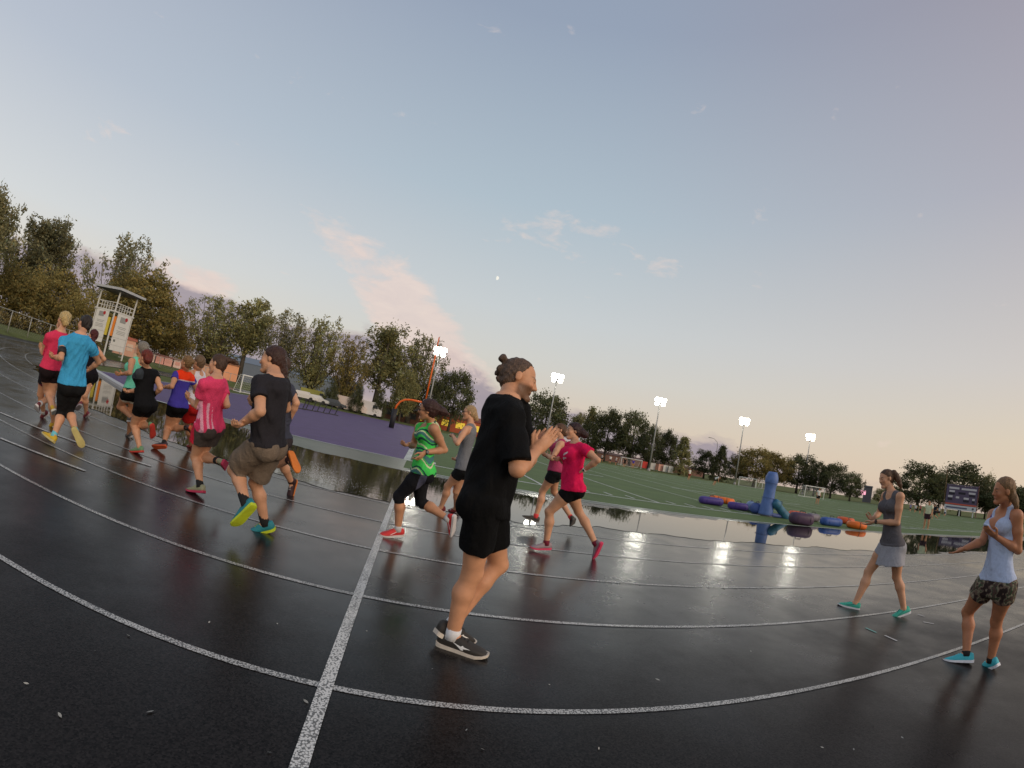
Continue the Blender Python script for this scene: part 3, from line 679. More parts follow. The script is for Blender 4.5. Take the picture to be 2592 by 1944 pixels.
            k=hs.get('k',.02)
            if hs.get('chain',1):
                for (a,ra),(b,rb) in zip(pts[:-1],pts[1:]): G.add(P_cap(a,b,ra,rb),k)
            else:
                for a,ra in pts: G.add(P_cap(a,a+1e-4,ra,ra),k)
            if len(pts)==1: G.add(P_cap(pts[0][0],pts[0][0]+1e-4,pts[0][1],pts[0][1]),.012)
        G=Field(hl0,hl1,h*.9); bh(G); G.noise(hs.get('rough',.004),.035,seed); V,Q=G.mesh(1)
        mesh_obj(hs.get('name','hair'),V-off,Q,hs.get('mat') or hairmat(hs['col']),root,True)
    # --- shoes ----------------------------------------------------------------
    for i,s_ in enumerate('lr'):
        so=sp.get('shoe')
        if not so: break
        an,toe,kn=P['a'+s_],P['t'+s_],P['k'+s_]; fr=foot_frame(an,toe,kn,Fd,s_,H); shoe(fr,H,so,root,off,s_)
        if so.get('sock'):
            O_,f,n,l=fr; ax=unit(kn-an); b0=an-n*.02; mb=MB().tube([b0,an+ax*.025,an+ax*so.get('sockh',.05)],[.044*H/1.7,RA*H+.008,RA*H+.0065],12); ob=mb.build('sock',cmat(so['sock'],.9),root,True); ob.data.transform(Matrix.Translation(Vector(-off)))
    for ex in sp.get('extra',[]):
        ex(dict(P=P,H=H,root=root,off=off,hp=hp,hh=hh,U=U,X=X,Y=Y,pm=pm,TL=TL,bk=bk,hx=hx,hy=hy,hup=hup,r=lambda q:q*H,AW=AW,AU=AU))
    return root
def foot_frame(an,toe,kn,Fd,s_,H):
    w=unit(toe-an); sh=unit(kn-an); up=sh-(sh@w)*w
    if np.linalg.norm(up)<.25: up=np.array([0,0,1.])-w[2]*w
    up=unit(up); b=math.radians(17); f=math.cos(b)*w+math.sin(b)*up; n=math.cos(b)*up-math.sin(b)*w; l=np.cross(n,f)
    return an-n*.080*H/1.7,f,n,l
SHX=np.array([-.078,-.070,-.045,-.01,.03,.07,.11,.15,.185,.205,.214]); SHW=np.array([.016,.027,.034,.036,.037,.040,.045,.047,.039,.024,.010])
SHT=np.array([.066,.094,.100,.097,.095,.085,.068,.056,.046,.036,.026])
def shoe(fr,H,so,root,off,s_):
    O,f,n,l=fr; k=H/1.7; K=8
    v=[]; fs=[]
    for x,w,t in zip(SHX,SHW,SHT):
        z0=.018+.012*max(0,(x-.12)/.09)**2
        for a in np.linspace(0,math.pi,K): 
            c,s=math.cos(a),math.sin(a); v.append(O+k*(f*x+l*w*np.sign(c)*abs(c)**.7+n*(z0+(t-z0)*s**.75))-off)
    m=len(SHX)
    for i in range(m-1):
        for j in range(K-1): fs.append((i*K+j,(i+1)*K+j,(i+1)*K+j+1,i*K+j+1))
        fs.append((i*K+K-1,(i+1)*K+K-1,(i+1)*K,i*K))
    fs+=[tuple(range(K)),tuple(range((m-1)*K+K-1,(m-1)*K-1,-1))]
    ob=mesh_obj('shoe',v,fs,cmat(so['col'],.6,bump=.3,bscale=220),root,True)
    if so.get('label'): ob['label']=so['label']
    mb=MB(); vv=[]; ff=[]
    for x,w in zip(SHX,SHW):
        z0=.014*max(0,(x-.11)/.09)**2+.008*max(0,(-.05-x)/.03)**2; hgt=np.interp(x,[-.08,.05,.2],[.027,.023,.016])
        for a,b in((-1,0),(1,0),(1,1),(-1,1)): vv.append(O+k*(f*x*1.03+l*(w+.006)*a+n*(z0+hgt*b))-off)
    for i in range(m-1):
        for j in range(4): ff.append((i*4+j,i*4+(j+1)%4,(i+1)*4+(j+1)%4,(i+1)*4+j))
    ff+=[(0,3,2,1),((m-1)*4,(m-1)*4+1,(m-1)*4+2,(m-1)*4+3)]
    mesh_obj('sole',vv,ff,cmat(so['sole'],.6),ob)
    mb=MB()
    for x in(.055,.075,.095):
        t=np.interp(x,SHX,SHT); w=np.interp(x,SHX,SHW)*.55
        mb.tube([O+k*(f*x+l*q*w+n*(t-.35*abs(q)**2*(t-.03)+.003))-off for q in(-1,-.5,0,.5,1)],.0035*k,5)
    mb.build('laces',cmat(so.get('lace',(.5,.5,.5)),.8),ob)
    if so.get('mark'):
        # flat stripe on each flank
        for sg in(1,-1):
            pts=so['mark']; vv=[]
            for x,z in pts: 
                w=np.interp(x,SHX,SHW); t=np.interp(x,SHX,SHT); zz=np.clip((z-.018)/(t-.018),0,.98); c=math.sqrt(max(0,1-zz**(2/.75)))**.7 if zz<1 else 0
                vv.append(O+k*(f*x+l*sg*(w*c+.0035)+n*z)-off)
            mesh_obj('shoe_mark',vv,so['markf'],cmat(so.get('mcol',(.8,.8,.8)),.5),ob)
_hm={}
def hairmat(c):
    key=tuple(np.round(c,4))
    if key in _hm: return _hm[key]
    m=mat('hair_%d'%len(_hm),c,.55,.35,.0); nt=m.node_tree; b=nt.nodes['Principled BSDF']
    tc=nn(nt,'ShaderNodeTexCoord'); mp=nn(nt,'ShaderNodeMapping'); mp.inputs['Scale'].default_value=(90,90,22); nt.links.new(tc.outputs['Object'],mp.inputs[0])
    n=nn(nt,'ShaderNodeTexNoise'); n.inputs['Scale'].default_value=1.5; n.inputs['Detail'].default_value=3; n.inputs['Distortion'].default_value=1.2; nt.links.new(mp.outputs[0],n.inputs['Vector'])
    nt.links.new(ramp(nt,n.outputs['Fac'],[(.3,tuple(q*.45 for q in c)),(.55,c),(.75,tuple(min(1,q*1.8) for q in c))]),b.inputs['Base Color'])
    bp=nn(nt,'ShaderNodeBump'); bp.inputs['Strength'].default_value=.7; bp.inputs['Distance'].default_value=.006; nt.links.new(n.outputs['Fac'],bp.inputs['Height']); nt.links.new(bp.outputs[0],b.inputs['Normal'])
    _hm[key]=m; return m
M_SKIN=mat('skin',(.4,.2,.12),.50,.35,.15,11,bump=.12,bscale=120,attr=True)
M_CLOTH=mat('fabric',(.5,.5,.5),.88,.15,.12,55,bump=.35,bscale=240,attr=True)
M_MELANGE=mat('melange_fabric',(.5,.5,.5),.9,.12,.45,170,bump=.3,bscale=240,attr=True)
for m_ in (M_CLOTH,M_MELANGE):
    # creases
    nt=m_.node_tree; b=nt.nodes['Principled BSDF']; old=b.inputs['Normal'].links[0].from_socket
    tc=nn(nt,'ShaderNodeTexCoord'); mp=nn(nt,'ShaderNodeMapping'); mp.inputs['Scale'].default_value=(1,1,.6); nt.links.new(tc.outputs['Object'],mp.inputs[0])
    n_=nn(nt,'ShaderNodeTexNoise'); n_.inputs['Scale'].default_value=12; n_.inputs['Detail'].default_value=3; n_.inputs['Roughness'].default_value=.45; n_.inputs['Distortion'].default_value=1.6; nt.links.new(mp.outputs[0],n_.inputs['Vector'])
    bp=nn(nt,'ShaderNodeBump'); bp.inputs['Strength'].default_value=.55; bp.inputs['Distance'].default_value=.03; nt.links.new(n_.outputs['Fac'],bp.inputs['Height']); nt.links.new(old,bp.inputs['Normal']); nt.links.new(bp.outputs[0],b.inputs['Normal'])
def ring_part(name,c,ax,r,w,col,t=.004,rough=.5):
    def fn(k):
        a=unit(ax(k)); p=c(k); mb=MB().tube([p-a*w/2,p+a*w/2],r(k),14); o=mb.build(name,cmat(col,rough),k['root'],True); o.data.transform(Matrix.Translation(Vector(-k['off'])))
    return fn
def watch(s_,col=(.012,.012,.013),face=(.03,.03,.03)):
    def fn(k):
        e,w=k['P']['e'+s_],k['P']['w'+s_]; a=unit(w-e); c=e+(w-e)*.93; mb=MB().tube([c-a*.012,c+a*.012],k['AW']*k['H']*1.12+.002,14); o=mb.build('watch',cmat(col,.45),k['root'],True); o.data.transform(Matrix.Translation(Vector(-k['off'])))
        toc=unit(np.array([0,0,CAM_H])-c); d=unit(toc-(toc@a)*a); b=c+d*(k['AW']*k['H']*1.12+.001); mb=MB().tube([b,b+d*.009],.018,14); q=mb.build('watch_case',cmat(col,.35),o,False); q.data.transform(Matrix.Translation(Vector(-k['off'])))
        mb=MB().tube([b+d*.009,b+d*.0105],.014,14); q=mb.build('watch_face',cmat(face,.2),o,False); q.data.transform(Matrix.Translation(Vector(-k['off'])))
    return fn
def glasses(k):
    hp,hh=k['hp'],k['hh']; mb=MB()
    for q in(1,-1):
        mb.tube([hp(.13*q+.085*math.cos(a),.415-.02*abs(math.cos(a)),.0+.062*math.sin(a)) for a in np.linspace(0,2*math.pi,15)],.0028,5)
        mb.tube([hp(.21*q,.40,.02),hp(.335*q,.2,.03),hp(.35*q,-.03,.03)],.003,5)
    mb.tube([hp(-.045,.43,.01),hp(.045,.43,.01)],.003,5); o=mb.build('glasses',cmat((.012,.011,.011),.35),k['root']); o.data.transform(Matrix.Translation(Vector(-k['off'])))
# ---- the people in the photograph ----------------------------------------------
C1=(60,760,.2412); C2=(270,840,.26527); C3=(1080,870,.24111); C4=(1060,1250,.27125); C5=(2330,1180,.19293); C6=(2100,1160,.16878); C7=(480,820,.34970); C8=(900,850,.33140); C11=(1300,900,.32556); C10=(2050,1150,.34968)
def cv(c,to,x,y): return ((c[0]+x*c[2]-to[0])/to[2],(c[1]+y*c[2]-to[1])/to[2])
BLK=(.012,.012,.013); SK1=S(204,152,118); SK2=S(190,138,104); SK3=S(176,122,88)
GR='runners passing along the wet track'
PEOPLE=[]
def person(key,**k): k['key']=key; PEOPLE.append(k)
def shoe_s(col,sole,sock=None,lace=(.5,.5,.5),**k): d=dict(col=col,sole=sole,sock=sock,lace=lace); d.update(k); return d
def armband(k):
    s_,e=k['P']['sl'],k['P']['el']; a=unit(e-s_); c=s_+(e-s_)*.62; mb=MB().tube([c-a*.04,c+a*.04],k['AU']*k['H']*1.12+.003,14); o=mb.build('armband',cmat((.015,.015,.016),.6),k['root'],True); o.data.transform(Matrix.Translation(Vector(-k['off'])))
person('blue',label='person in bright blue tee, black cap and black capri tights, running with a black armband',group=GR,crop=C1,H=1.68,face=183,look=178,bulk=1.10,gnd=(285,1500),g=['al'],
 j=dict(hc=(640,250),nb=(598,345),sl=(418,430),sr=(712,490),el=(392,606),er=(786,650),wl=(300,595),wr=(668,738),fl=(268,590),fr=(640,760),hl=(445,880),hr=(560,900),kl=(395,1170),kr=(470,1165),al=(318,1425),ar=(545,1375),tl=(205,1400),tr=(630,1555)),
 dz=dict(wl=.30,wr=.28,kr=.22,ar=-.06,kl=.10),skin=SK1,top=dict(type='tee',col=S(66,160,206),sleeve=.42,loose=.012,hem=.02,fold=(.006,.075)),
 bot=dict(type='capri',col=BLK,loose=.006,leg=.22,name='capri_tights'),hair=dict(col=S(40,32,28),loc=[(0,-.36,-.20,.14)]),
 shoe=shoe_s(S(206,170,40),(.5,.42,.16),S(110,190,200),sockh=.06),extra=[armband])
person('pink',label='blonde person in pink tee and dark shorts running beside the blue tee',group=GR,crop=C1,H=1.68,face=183,gnd=(278,1372),g=['ar'],
 j=dict(hc=(422,205),nb=(392,320),sl=(262,385),sr=(430,392),el=(205,552),er=(455,560),wl=(178,500),wr=(420,560),fl=(160,480),fr=(400,545),hl=(235,720),hr=(320,725),kl=(250,960),kr=(285,1045),al=(300,1120),ar=(312,1265),tl=(330,1190),tr=(262,1340)),
 dz=dict(wl=.3,wr=.25,kl=.2,al=-.1),skin=SK1,top=dict(type='tee',col=S(216,58,92),sleeve=.40,loose=.012,hem=.03),
 bot=dict(type='shorts',col=S(38,28,30),loose=.016,leg=.42),hair=dict(col=S(190,164,110),vol=.02,px=[(432,190,38,-.12),(440,240,34,-.13)]),
 shoe=shoe_s(S(196,160,50),(.6,.6,.55)))
person('hiddenback',label='person mostly hidden behind the pink tee, dark shorts with maroon hem and maroon shoes',group=GR,crop=C1,H=1.62,face=182,gnd=(195,1275),g=['al'],
 j=dict(hc=(400,255),nb=(380,350),sl=(290,410),sr=(420,420),el=(262,540),er=(440,560),wl=(300,520),wr=(420,560),fl=(320,505),fr=(400,545),hl=(230,770),hr=(315,775),kl=(175,985),kr=(290,1000),al=(208,1180),ar=(165,1090),tl=(160,1258),tr=(140,1165)),
 dz=dict(kr=.2,ar=-.12,wl=.3),skin=SK1,top=dict(type='tee',col=S(50,44,46),sleeve=.4,loose=.006,hem=.02),
 bot=dict(type='shorts',col=S(34,32,34),loose=.012,leg=.45,fn=lambda t,x,y,V:np.where((V[:,2]<np.quantile(V[:,2],.06))[:,None],np.array(S(96,36,52)),np.array(S(34,32,34)))),hair=dict(col=S(90,66,44)),
 shoe=shoe_s(S(110,44,52),(.6,.58,.58),(.6,.6,.6)))
person('darkback',label='person in black tank and black shorts with dark red hair, ahead of the blue tee',group=GR,crop=C1,H=1.64,face=178,gnd=(645,1240),g=['ar'],
 j=dict(hc=(728,372),nb=(715,460),sl=(660,515),sr=(768,510),el=(640,640),er=(846,618),wl=(680,660),wr=(765,672),fl=(690,640),fr=(735,690),hl=(655,790),hr=(715,795),kl=(600,945),kr=(640,1000),al=(592,1080),ar=(655,1180),tl=(545,1150),tr=(625,1240)),
 dz=dict(wr=.25,wl=.25,kl=.22,al=-.06,er=-.1),skin=SK1,top=dict(type='tank',col=S(26,22,28),loose=.006,hem=.06),
 bot=dict(type='shorts',col=S(22,20,22),loose=.012,leg=.42),hair=dict(col=S(74,24,22),vol=.0,px=[(728,415,26,-.1),(730,450,17,-.12)]),
 shoe=shoe_s(S(120,50,60),(.35,.3,.3)))
person('teal',label='grey haired person in mint green tank and black shorts with pale trim',group=GR,crop=C2,H=1.66,face=183,gnd=(200,1040),g=['ar'],
 j=dict(hc=(338,165),nb=(295,262),sl=(238,282),sr=(345,300),el=(222,392),er=(370,400),wl=(142,402),wr=(330,430),fl=(100,408),fr=(290,440),hl=(205,580),hr=(275,590),kl=(128,712),kr=(232,800),al=(232,812),ar=(212,965),tl=(300,850),tr=(168,1005)),
 dz=dict(wl=.15,kl=.25,al=.05,sl=-.02),skin=SK2,top=dict(type='tank',col=S(112,206,176),loose=.008,hem=.10),
 bot=dict(type='shorts',col=S(18,18,18),loose=.012,leg=.36,fn=lambda t,x,y,V:np.where((V[:,2]<np.quantile(V[:,2],.09))[:,None],np.array(S(200,196,180)),np.array(S(18,18,18)))),hair=dict(col=S(128,122,112),vol=.04,rough=.003),
 shoe=shoe_s(S(96,92,90),(.5,.5,.5)),extra=[watch('l')])
person('blackred',label='person in black tee and shorts with a red hair bun, red soled shoes',group=GR,crop=C2,H=1.62,face=184,bulk=1.04,gnd=(285,1165),g=['al'],
 j=dict(hc=(374,246),nb=(372,342),sl=(308,392),sr=(458,400),el=(316,555),er=(514,540),wl=(205,568),wr=(452,606),fl=(165,578),fr=(425,610),hl=(330,690),hr=(400,700),kl=(258,885),kr=(312,880),al=(314,1100),ar=(412,895),tl=(232,1140),tr=(440,1010)),
 dz=dict(wl=.22,wr=.26,er=-.1,kl=.14,kr=.26,ar=.0),skin=SK1,top=dict(type='tee',col=S(22,22,24),sleeve=.34,loose=.014,hem=-.05,fn=lambda t,x,y,V:np.where((x>.085)[:,None]&(t>.7)[:,None],np.array(S(58,64,70)),np.array(S(22,22,24)))),
 bot=dict(type='shorts',col=S(16,16,17),loose=.016,leg=.40),hair=dict(col=S(104,40,26),px=[(395,268,33,-.08)]),
 shoe=shoe_s(S(110,150,110),S(196,60,48)),extra=[])
def yoke(t,x,y,V):
    m=(t>.74)&(np.abs(x)<.11)&(y<.03)&(t>.74+.0*x); e=(t>.715)&(t<=.74)&(y<.03)&(np.abs(x)<.12)
    c=np.tile(np.array(S(66,58,150)),(len(V),1)); c[m]=S(232,62,26); c[e]=S(190,180,190); return c
person('purple',label='person in purple tee with orange yoke and black shorts',group=GR,crop=C2,H=1.64,face=185,gnd=(500,1125),g=['al'],
 j=dict(hc=(764,292),nb=(748,366),sl=(662,410),sr=(806,440),el=(622,522),er=(862,560),wl=(546,528),wr=(782,604),fl=(515,530),fr=(750,612),hl=(640,700),hr=(712,708),kl=(580,905),kr=(628,915),al=(546,1065),ar=(770,915),tl=(440,1096),tr=(826,965)),
 dz=dict(wl=.22,wr=.22,kl=.12,kr=.2,ar=-.12),skin=SK2,top=dict(type='tee',col=S(66,58,150),sleeve=.38,loose=.014,hem=-.02,fn=yoke),
 bot=dict(type='shorts',col=S(16,15,16),loose=.012,leg=.42),hair=dict(col=S(120,92,58),px=[(818,286,24,-.06)]),
 shoe=shoe_s(S(70,52,60),S(206,92,52),(.02,.02,.02)))
person('whitered',label='person in white tank and red shorts half hidden behind the purple tee',group=GR,crop=C2,sex='m',H=1.74,face=184,gnd=(790,1135),g=['al'],
 j=dict(hc=(878,290),nb=(862,366),sl=(800,400),sr=(934,420),el=(790,540),er=(965,560),wl=(745,600),wr=(920,610),fl=(720,605),fr=(890,612),hl=(790,715),hr=(862,722),kl=(770,905),kr=(830,900),al=(805,1070),ar=(880,960),tl=(745,1110),tr=(905,1040)),
 dz=dict(wl=.2,wr=.2,kr=.2,ar=-.1),skin=SK2,top=dict(type='tank',col=S(210,208,216),loose=.014,hem=-.02,sw=.018),
 bot=dict(type='shorts',col=S(166,28,26),loose=.03,leg=.62,flare=1.15),hair=dict(col=S(104,82,60)),
 shoe=shoe_s(S(150,60,60),(.5,.5,.5)))
def side_w(t,x,y,V):
    c=np.tile(np.array(S(226,70,110)),(len(V),1)); m=(x>.03)&(t<.52)&(((x+y*.4)*55)%2.0>1.1)&(x>.055); c[m]=S(236,170,190); return c
person('pinkgrey',label='person in pink tee with striped side and grey shorts, ponytail flying behind',group=GR,crop=C2,H=1.68,face=186,gnd=(860,1560),g=['al'],
 j=dict(hc=(1058,312),nb=(1046,425),sl=(925,500),sr=(1100,490),el=(862,706),er=(1148,700),wl=(785,640),wr=(1095,705),fl=(745,610),fr=(1050,690),hl=(935,890),hr=(1015,900),kl=(845,1190),kr=(905,1185),al=(893,1470),ar=(1072,1235),tl=(775,1510),tr=(1145,1290)),
 dz=dict(wl=.3,wr=.2,er=-.05,kl=.15,kr=.2,ar=-.12),skin=SK1,top=dict(type='tee',col=S(232,78,116),sleeve=.55,loose=.016,hem=-.08,fn=side_w,mat='mel'),
 bot=dict(type='shorts',col=S(78,70,66),loose=.03,leg=.50,flare=1.15,fn=lambda t,x,y,V:np.where(((x>.05)&(y>.035)&(V[:,2]<np.quantile(V[:,2],.75)))[:,None],np.array(S(206,42,64)),np.array(S(78,70,66)))),
 hair=dict(col=S(72,50,36),px=[(1090,280,22),(1125,280,20),(1170,272,23),(1215,285,24),(1250,305,14)],k=.02,rough=.0035),
 shoe=shoe_s(S(150,150,120),S(186,50,84),(.015,.015,.015),S(190,200,70),sockh=.07))
person('greyman',label='long haired person in charcoal tee and baggy grey shorts, turquoise shoes with lime soles',group=GR,crop=C7,sex='m',H=1.80,face=188,look=188,bulk=.98,gnd=(540,1570),g=['ar'],res=.0070,
 j=dict(hc=(597,262),nb=(615,372),sl=(505,425),sr=(672,432),el=(512,632),er=(700,610),wl=(372,724),wr=(470,590),fl=(325,752),fr=(418,562),hl=(520,870),hr=(592,880),kl=(322,1055),kr=(475,1150),al=(410,1305),ar=(546,1445),tl=(312,1470),tr=(408,1520)),
 dz=dict(wl=.12,wr=.25,kl=.15,kr=.16,al=-.02,ar=.1,tl=.05),skin=SK1,top=dict(type='tee',col=S(44,42,46),sleeve=.58,loose=.020,hem=.0,box=.6,fold=(.005,.09),fill=1),
 bot=dict(type='shorts',col=S(118,104,90),loose=.030,leg=.82,flare=1.22,fold=(.004,.12),mat='mel'),
 hair=dict(col=S(62,38,30),vol=.02,px=[(640,240,62),(652,300,48),(668,345,40),(672,388,30),(660,420,16)],rough=.003,k=.03),
 shoe=shoe_s(S(40,130,142),S(190,206,44),(.014,.014,.014),S(150,190,60),sockh=.12),extra=[watch('r')])
person('behindman',label='person in dark blue grey tee hidden behind the charcoal tee, dark shoes with orange soles',group=GR,crop=C7,sex='m',H=1.74,face=188,gnd=(730,1310),g=[],
 j=dict(hc=(660,300),nb=(668,405),sl=(600,450),sr=(722,470),el=(585,610),er=(772,572),wl=(560,640),wr=(718,700),fl=(520,630),fr=(706,752),hl=(612,830),hr=(668,840),kl=(606,1010),kr=(660,1000),al=(726,985),ar=(738,1150),tl=(782,1065),tr=(715,1290)),
 dz=dict(kl=.15,al=-.05,wr=.2,er=-.08),skin=SK1,top=dict(type='tee',col=S(62,64,76),sleeve=.5,loose=.014,hem=.02),
 bot=dict(type='shorts',col=S(60,54,56),loose=.02,leg=.5),hair=dict(col=S(70,50,40)),
 shoe=shoe_s(S(56,30,32),S(214,120,44),(.03,.01,.01)))
def camo(seed,cols,sc):
    def fn(t,x,y,V):
        r=np.random.default_rng(seed); q=np.zeros(len(V))
        for _ in range(6):
            k=r.normal(size=3); k=k/np.linalg.norm(k)*2*math.pi/(sc*r.uniform(.5,1.6)); q+=np.sin(V@k+r.uniform(0,6.28)+.8*np.sin(V@np.roll(k,1)*1.3))
        q=(np.argsort(np.argsort(q))/len(q)*len(cols)).astype(int); return np.array(cols)[np.clip(q,0,len(cols)-1)]
    return fn
def greenpat(t,x,y,V):
    c=np.tile(np.array(S(74,206,92)),(len(V),1)); w=V[:,2]*1.0+.05*np.sin(V[:,0]*17)+.03*np.sin(V[:,1]*23+V[:,0]*9)
    b=np.sin(w*62+1.2*np.sin(V[:,0]*11)); c[b>.80]=S(34,78,74); m=np.sin(w*31+2.)>.7; c[m&(b<.3)]=S(70,120,120); c[np.sin(w*47+.8)>.93]=S(206,214,170); return c
person('green',label='person in green striped tank, black capris and red shoes, wearing glasses and a watch',group=GR,crop=C8,H=1.64,face=189,look=186,bulk=1.04,gnd=(265,1555),g=['al'],res=.0070,
 j=dict(hc=(552,568),nb=(588,672),sl=(602,712),sr=(488,700),el=(680,872),er=(440,838),wl=(528,890),wr=(402,830),fl=(462,962),fr=(352,842),hl=(520,1035),hr=(492,1030),kl=(332,1222),kr=(496,1270),al=(324,1480),ar=(712,1402),tl=(190,1520),tr=(735,1528)),
 dz=dict(el=-.02,wl=-.16,fl=-.16,kr=.1,ar=.02),skin=SK2,top=dict(type='tank',col=S(74,206,92),loose=.010,hem=-.06,fn=greenpat),
 bot=dict(type='capri',col=S(30,30,34),loose=.006,leg=.12,name='capri_tights',fn=lambda t,x,y,V:np.where((np.abs(y)<.022)[:,None]&(x>.03)[:,None]&(t>-1.0)[:,None],np.array(S(84,86,106)),np.array(S(30,30,34)))),
 hair=dict(col=S(58,34,30),vol=.03,px=[(625,560,40),(662,578,34),(690,592,22)],k=.03,rough=.003),
 shoe=shoe_s(S(206,52,52),(.62,.58,.56),(.55,.55,.55),S(230,60,50),mark=[(.02,.062),(.06,.045),(.10,.030),(.10,.036),(.06,.052),(.02,.068)],markf=[(0,1,4,5),(1,2,3,4)]),extra=[watch('l'),glasses])
person('greytank',label='person in grey tank, glasses and black shorts half hidden behind the black tee',group=GR,crop=C8,H=1.66,face=189,gnd=(740,1380),g=['ar'],
 j=dict(hc=(868,588),nb=(885,680),sl=(842,716),sr=(862,706),el=(778,822),er=(828,860),wl=(742,762),wr=(775,930),fl=(728,742),fr=(748,958),hl=(815,1020),hr=(812,1010),kl=(704,1148),kr=(772,1190),al=(652,1310),ar=(765,1316),tl=(528,1342),tr=(688,1352)),
 dz=dict(kl=-.05,),skin=SK1,top=dict(type='tank',col=S(120,122,126),loose=.008,hem=-.02,mat='mel'),
 bot=dict(type='shorts',col=BLK,loose=.012,leg=.42),hair=dict(col=S(170,140,100),px=[(905,600,30),(925,640,18)]),
 shoe=shoe_s(S(120,40,44),(.5,.45,.45)),extra=[glasses])
c43=lambda x,y: cv(C4,C3,x,y)
person('blackman',D=2.72,label='tall person in black tee and black shorts with a top knot and beard, clapping',crop=C3,sex='m',H=1.90,face=8,look=2,nod=-4,hh=.143,bulk=.94,gnd=c43(400,1545),g=['ar'],res=.0056,
 j=dict(hc=(968,378),nb=(858,560),sl=(960,690),sr=(880,745),el=(1060,1240),er=(955,1318),wl=(1120,1120),wr=(1150,1130),fl=(1262,960),fr=(1330,945),hl=(650,1650),hr=(600,1660),kl=c43(742,655),kr=c43(500,735),al=c43(305,1225),ar=c43(312,1322),tl=c43(500,1375),tr=c43(628,1512)),
 dz=dict(sr=-.20,sl=.20,er=-.24,wr=-.06,wl=.05,fr=-.03,fl=.02,el=.22,kl=.12,al=.14,tl=.12,hr=-.09,hl=.10,kr=-.08,ar=-.07),palm=dict(r=(-.25,.97,0),l=(-.2,-.98,0)),curl=dict(r=.18,l=.15),skin=S(204,148,112),beard=.8,
 top=dict(type='tee',col=S(15,15,16),sleeve=.86,loose=.026,hem=-.13,flare=.05,box=1.,cuff=1.3,fold=(.006,.11)),
 bot=dict(type='shorts',col=S(13,13,14),loose=.022,leg=.66,flare=1.06,fold=(.005,.1)),
 hair=dict(col=S(92,72,58),vol=-.012,back=-.10,line=.40,px=[(800,150,52),(770,265,44,-.02),(742,310,36,.02),(752,370,34,-.02),(810,260,60),(800,340,60,.03)],chain=0,k=.015,rough=.0025),
 shoe=shoe_s(S(52,48,44),(.62,.55,.46),(.72,.72,.72),(.02,.02,.02),sockh=.055,mcol=(.80,.79,.76),mark=[(.012,.064),(.045,.048),(.072,.030),(.085,.030),(.082,.040),(.125,.046),(.085,.052),(.078,.058),(.068,.050),(.04,.056)],markf=[(0,1,8,9),(1,2,3,4),(1,4,7,8),(4,5,6,7)]))
person('pinktank',label='person in dark pink tank and black shorts behind the hot pink tee',group=GR,crop=C11,H=1.64,face=190,gnd=(165,1345),g=[],
 j=dict(hc=(356,582),nb=(372,660),sl=(362,690),sr=(342,684),el=(300,800),er=(285,790),wl=(262,775),wr=(245,778),fl=(238,770),fr=(225,775),hl=(322,905),hr=(315,900),kl=(225,1055),kr=(315,1055),al=(172,1255),ar=(448,1262),tl=(62,1250),tr=(452,1320)),
 skin=SK1,top=dict(type='tank',col=S(170,62,96),loose=.010,hem=-.02),
 bot=dict(type='shorts',col=S(26,28,28),loose=.014,leg=.44),hair=dict(col=S(92,64,44),px=[(395,580,24),(402,615,18)]),
 shoe=shoe_s(S(72,66,58),(.12,.11,.10),S(226,70,70)))
def teelogo(t,x,y,V):
    c=np.tile(np.array(S(222,28,84)),(len(V),1)); m=(y>.03)&(np.abs(x-.03)<.045)&(np.abs(t-.70-.18*(x-.03)/.1)<.022); c[m]=S(226,206,210); m=(y>.03)&(np.abs(x-.035)<.03)&(np.abs(t-.655)<.012); c[m]=S(226,206,210); return c
person('hotpink',label='person in hot pink tee with white chest logo, black shorts and a white watch',group=GR,crop=C11,H=1.62,face=190,look=191,bulk=1.12,gnd=(230,1525),g=['al'],res=.0070,
 j=dict(hc=(466,592),nb=(486,680),sl=(545,722),sr=(432,706),el=(655,815),er=(402,830),wl=(545,892),wr=(352,798),fl=(480,920),fr=(310,822),hl=(462,1030),hr=(440,1028),kl=(278,1212),kr=(505,1212),al=(254,1462),ar=(640,1470),tl=(138,1492),tr=(625,1580)),
 dz=dict(wl=-.14,fl=-.12,er=.2,kr=.16,ar=.10),skin=SK1,top=dict(type='tee',col=S(222,28,84),sleeve=.45,loose=.016,hem=-.05,fn=teelogo,fold=(.006,.08)),
 bot=dict(type='shorts',col=S(15,15,16),loose=.010,leg=.40),hair=dict(col=S(48,26,26),vol=.04,px=[(535,600,34),(556,618,30)],k=.03,rough=.003),
 shoe=shoe_s(S(150,132,136),S(214,60,96),S(120,30,50)),extra=[watch('l',(.75,.74,.72),(.02,.02,.02))])
c610=lambda x,y: cv(C10,C6,x,y)
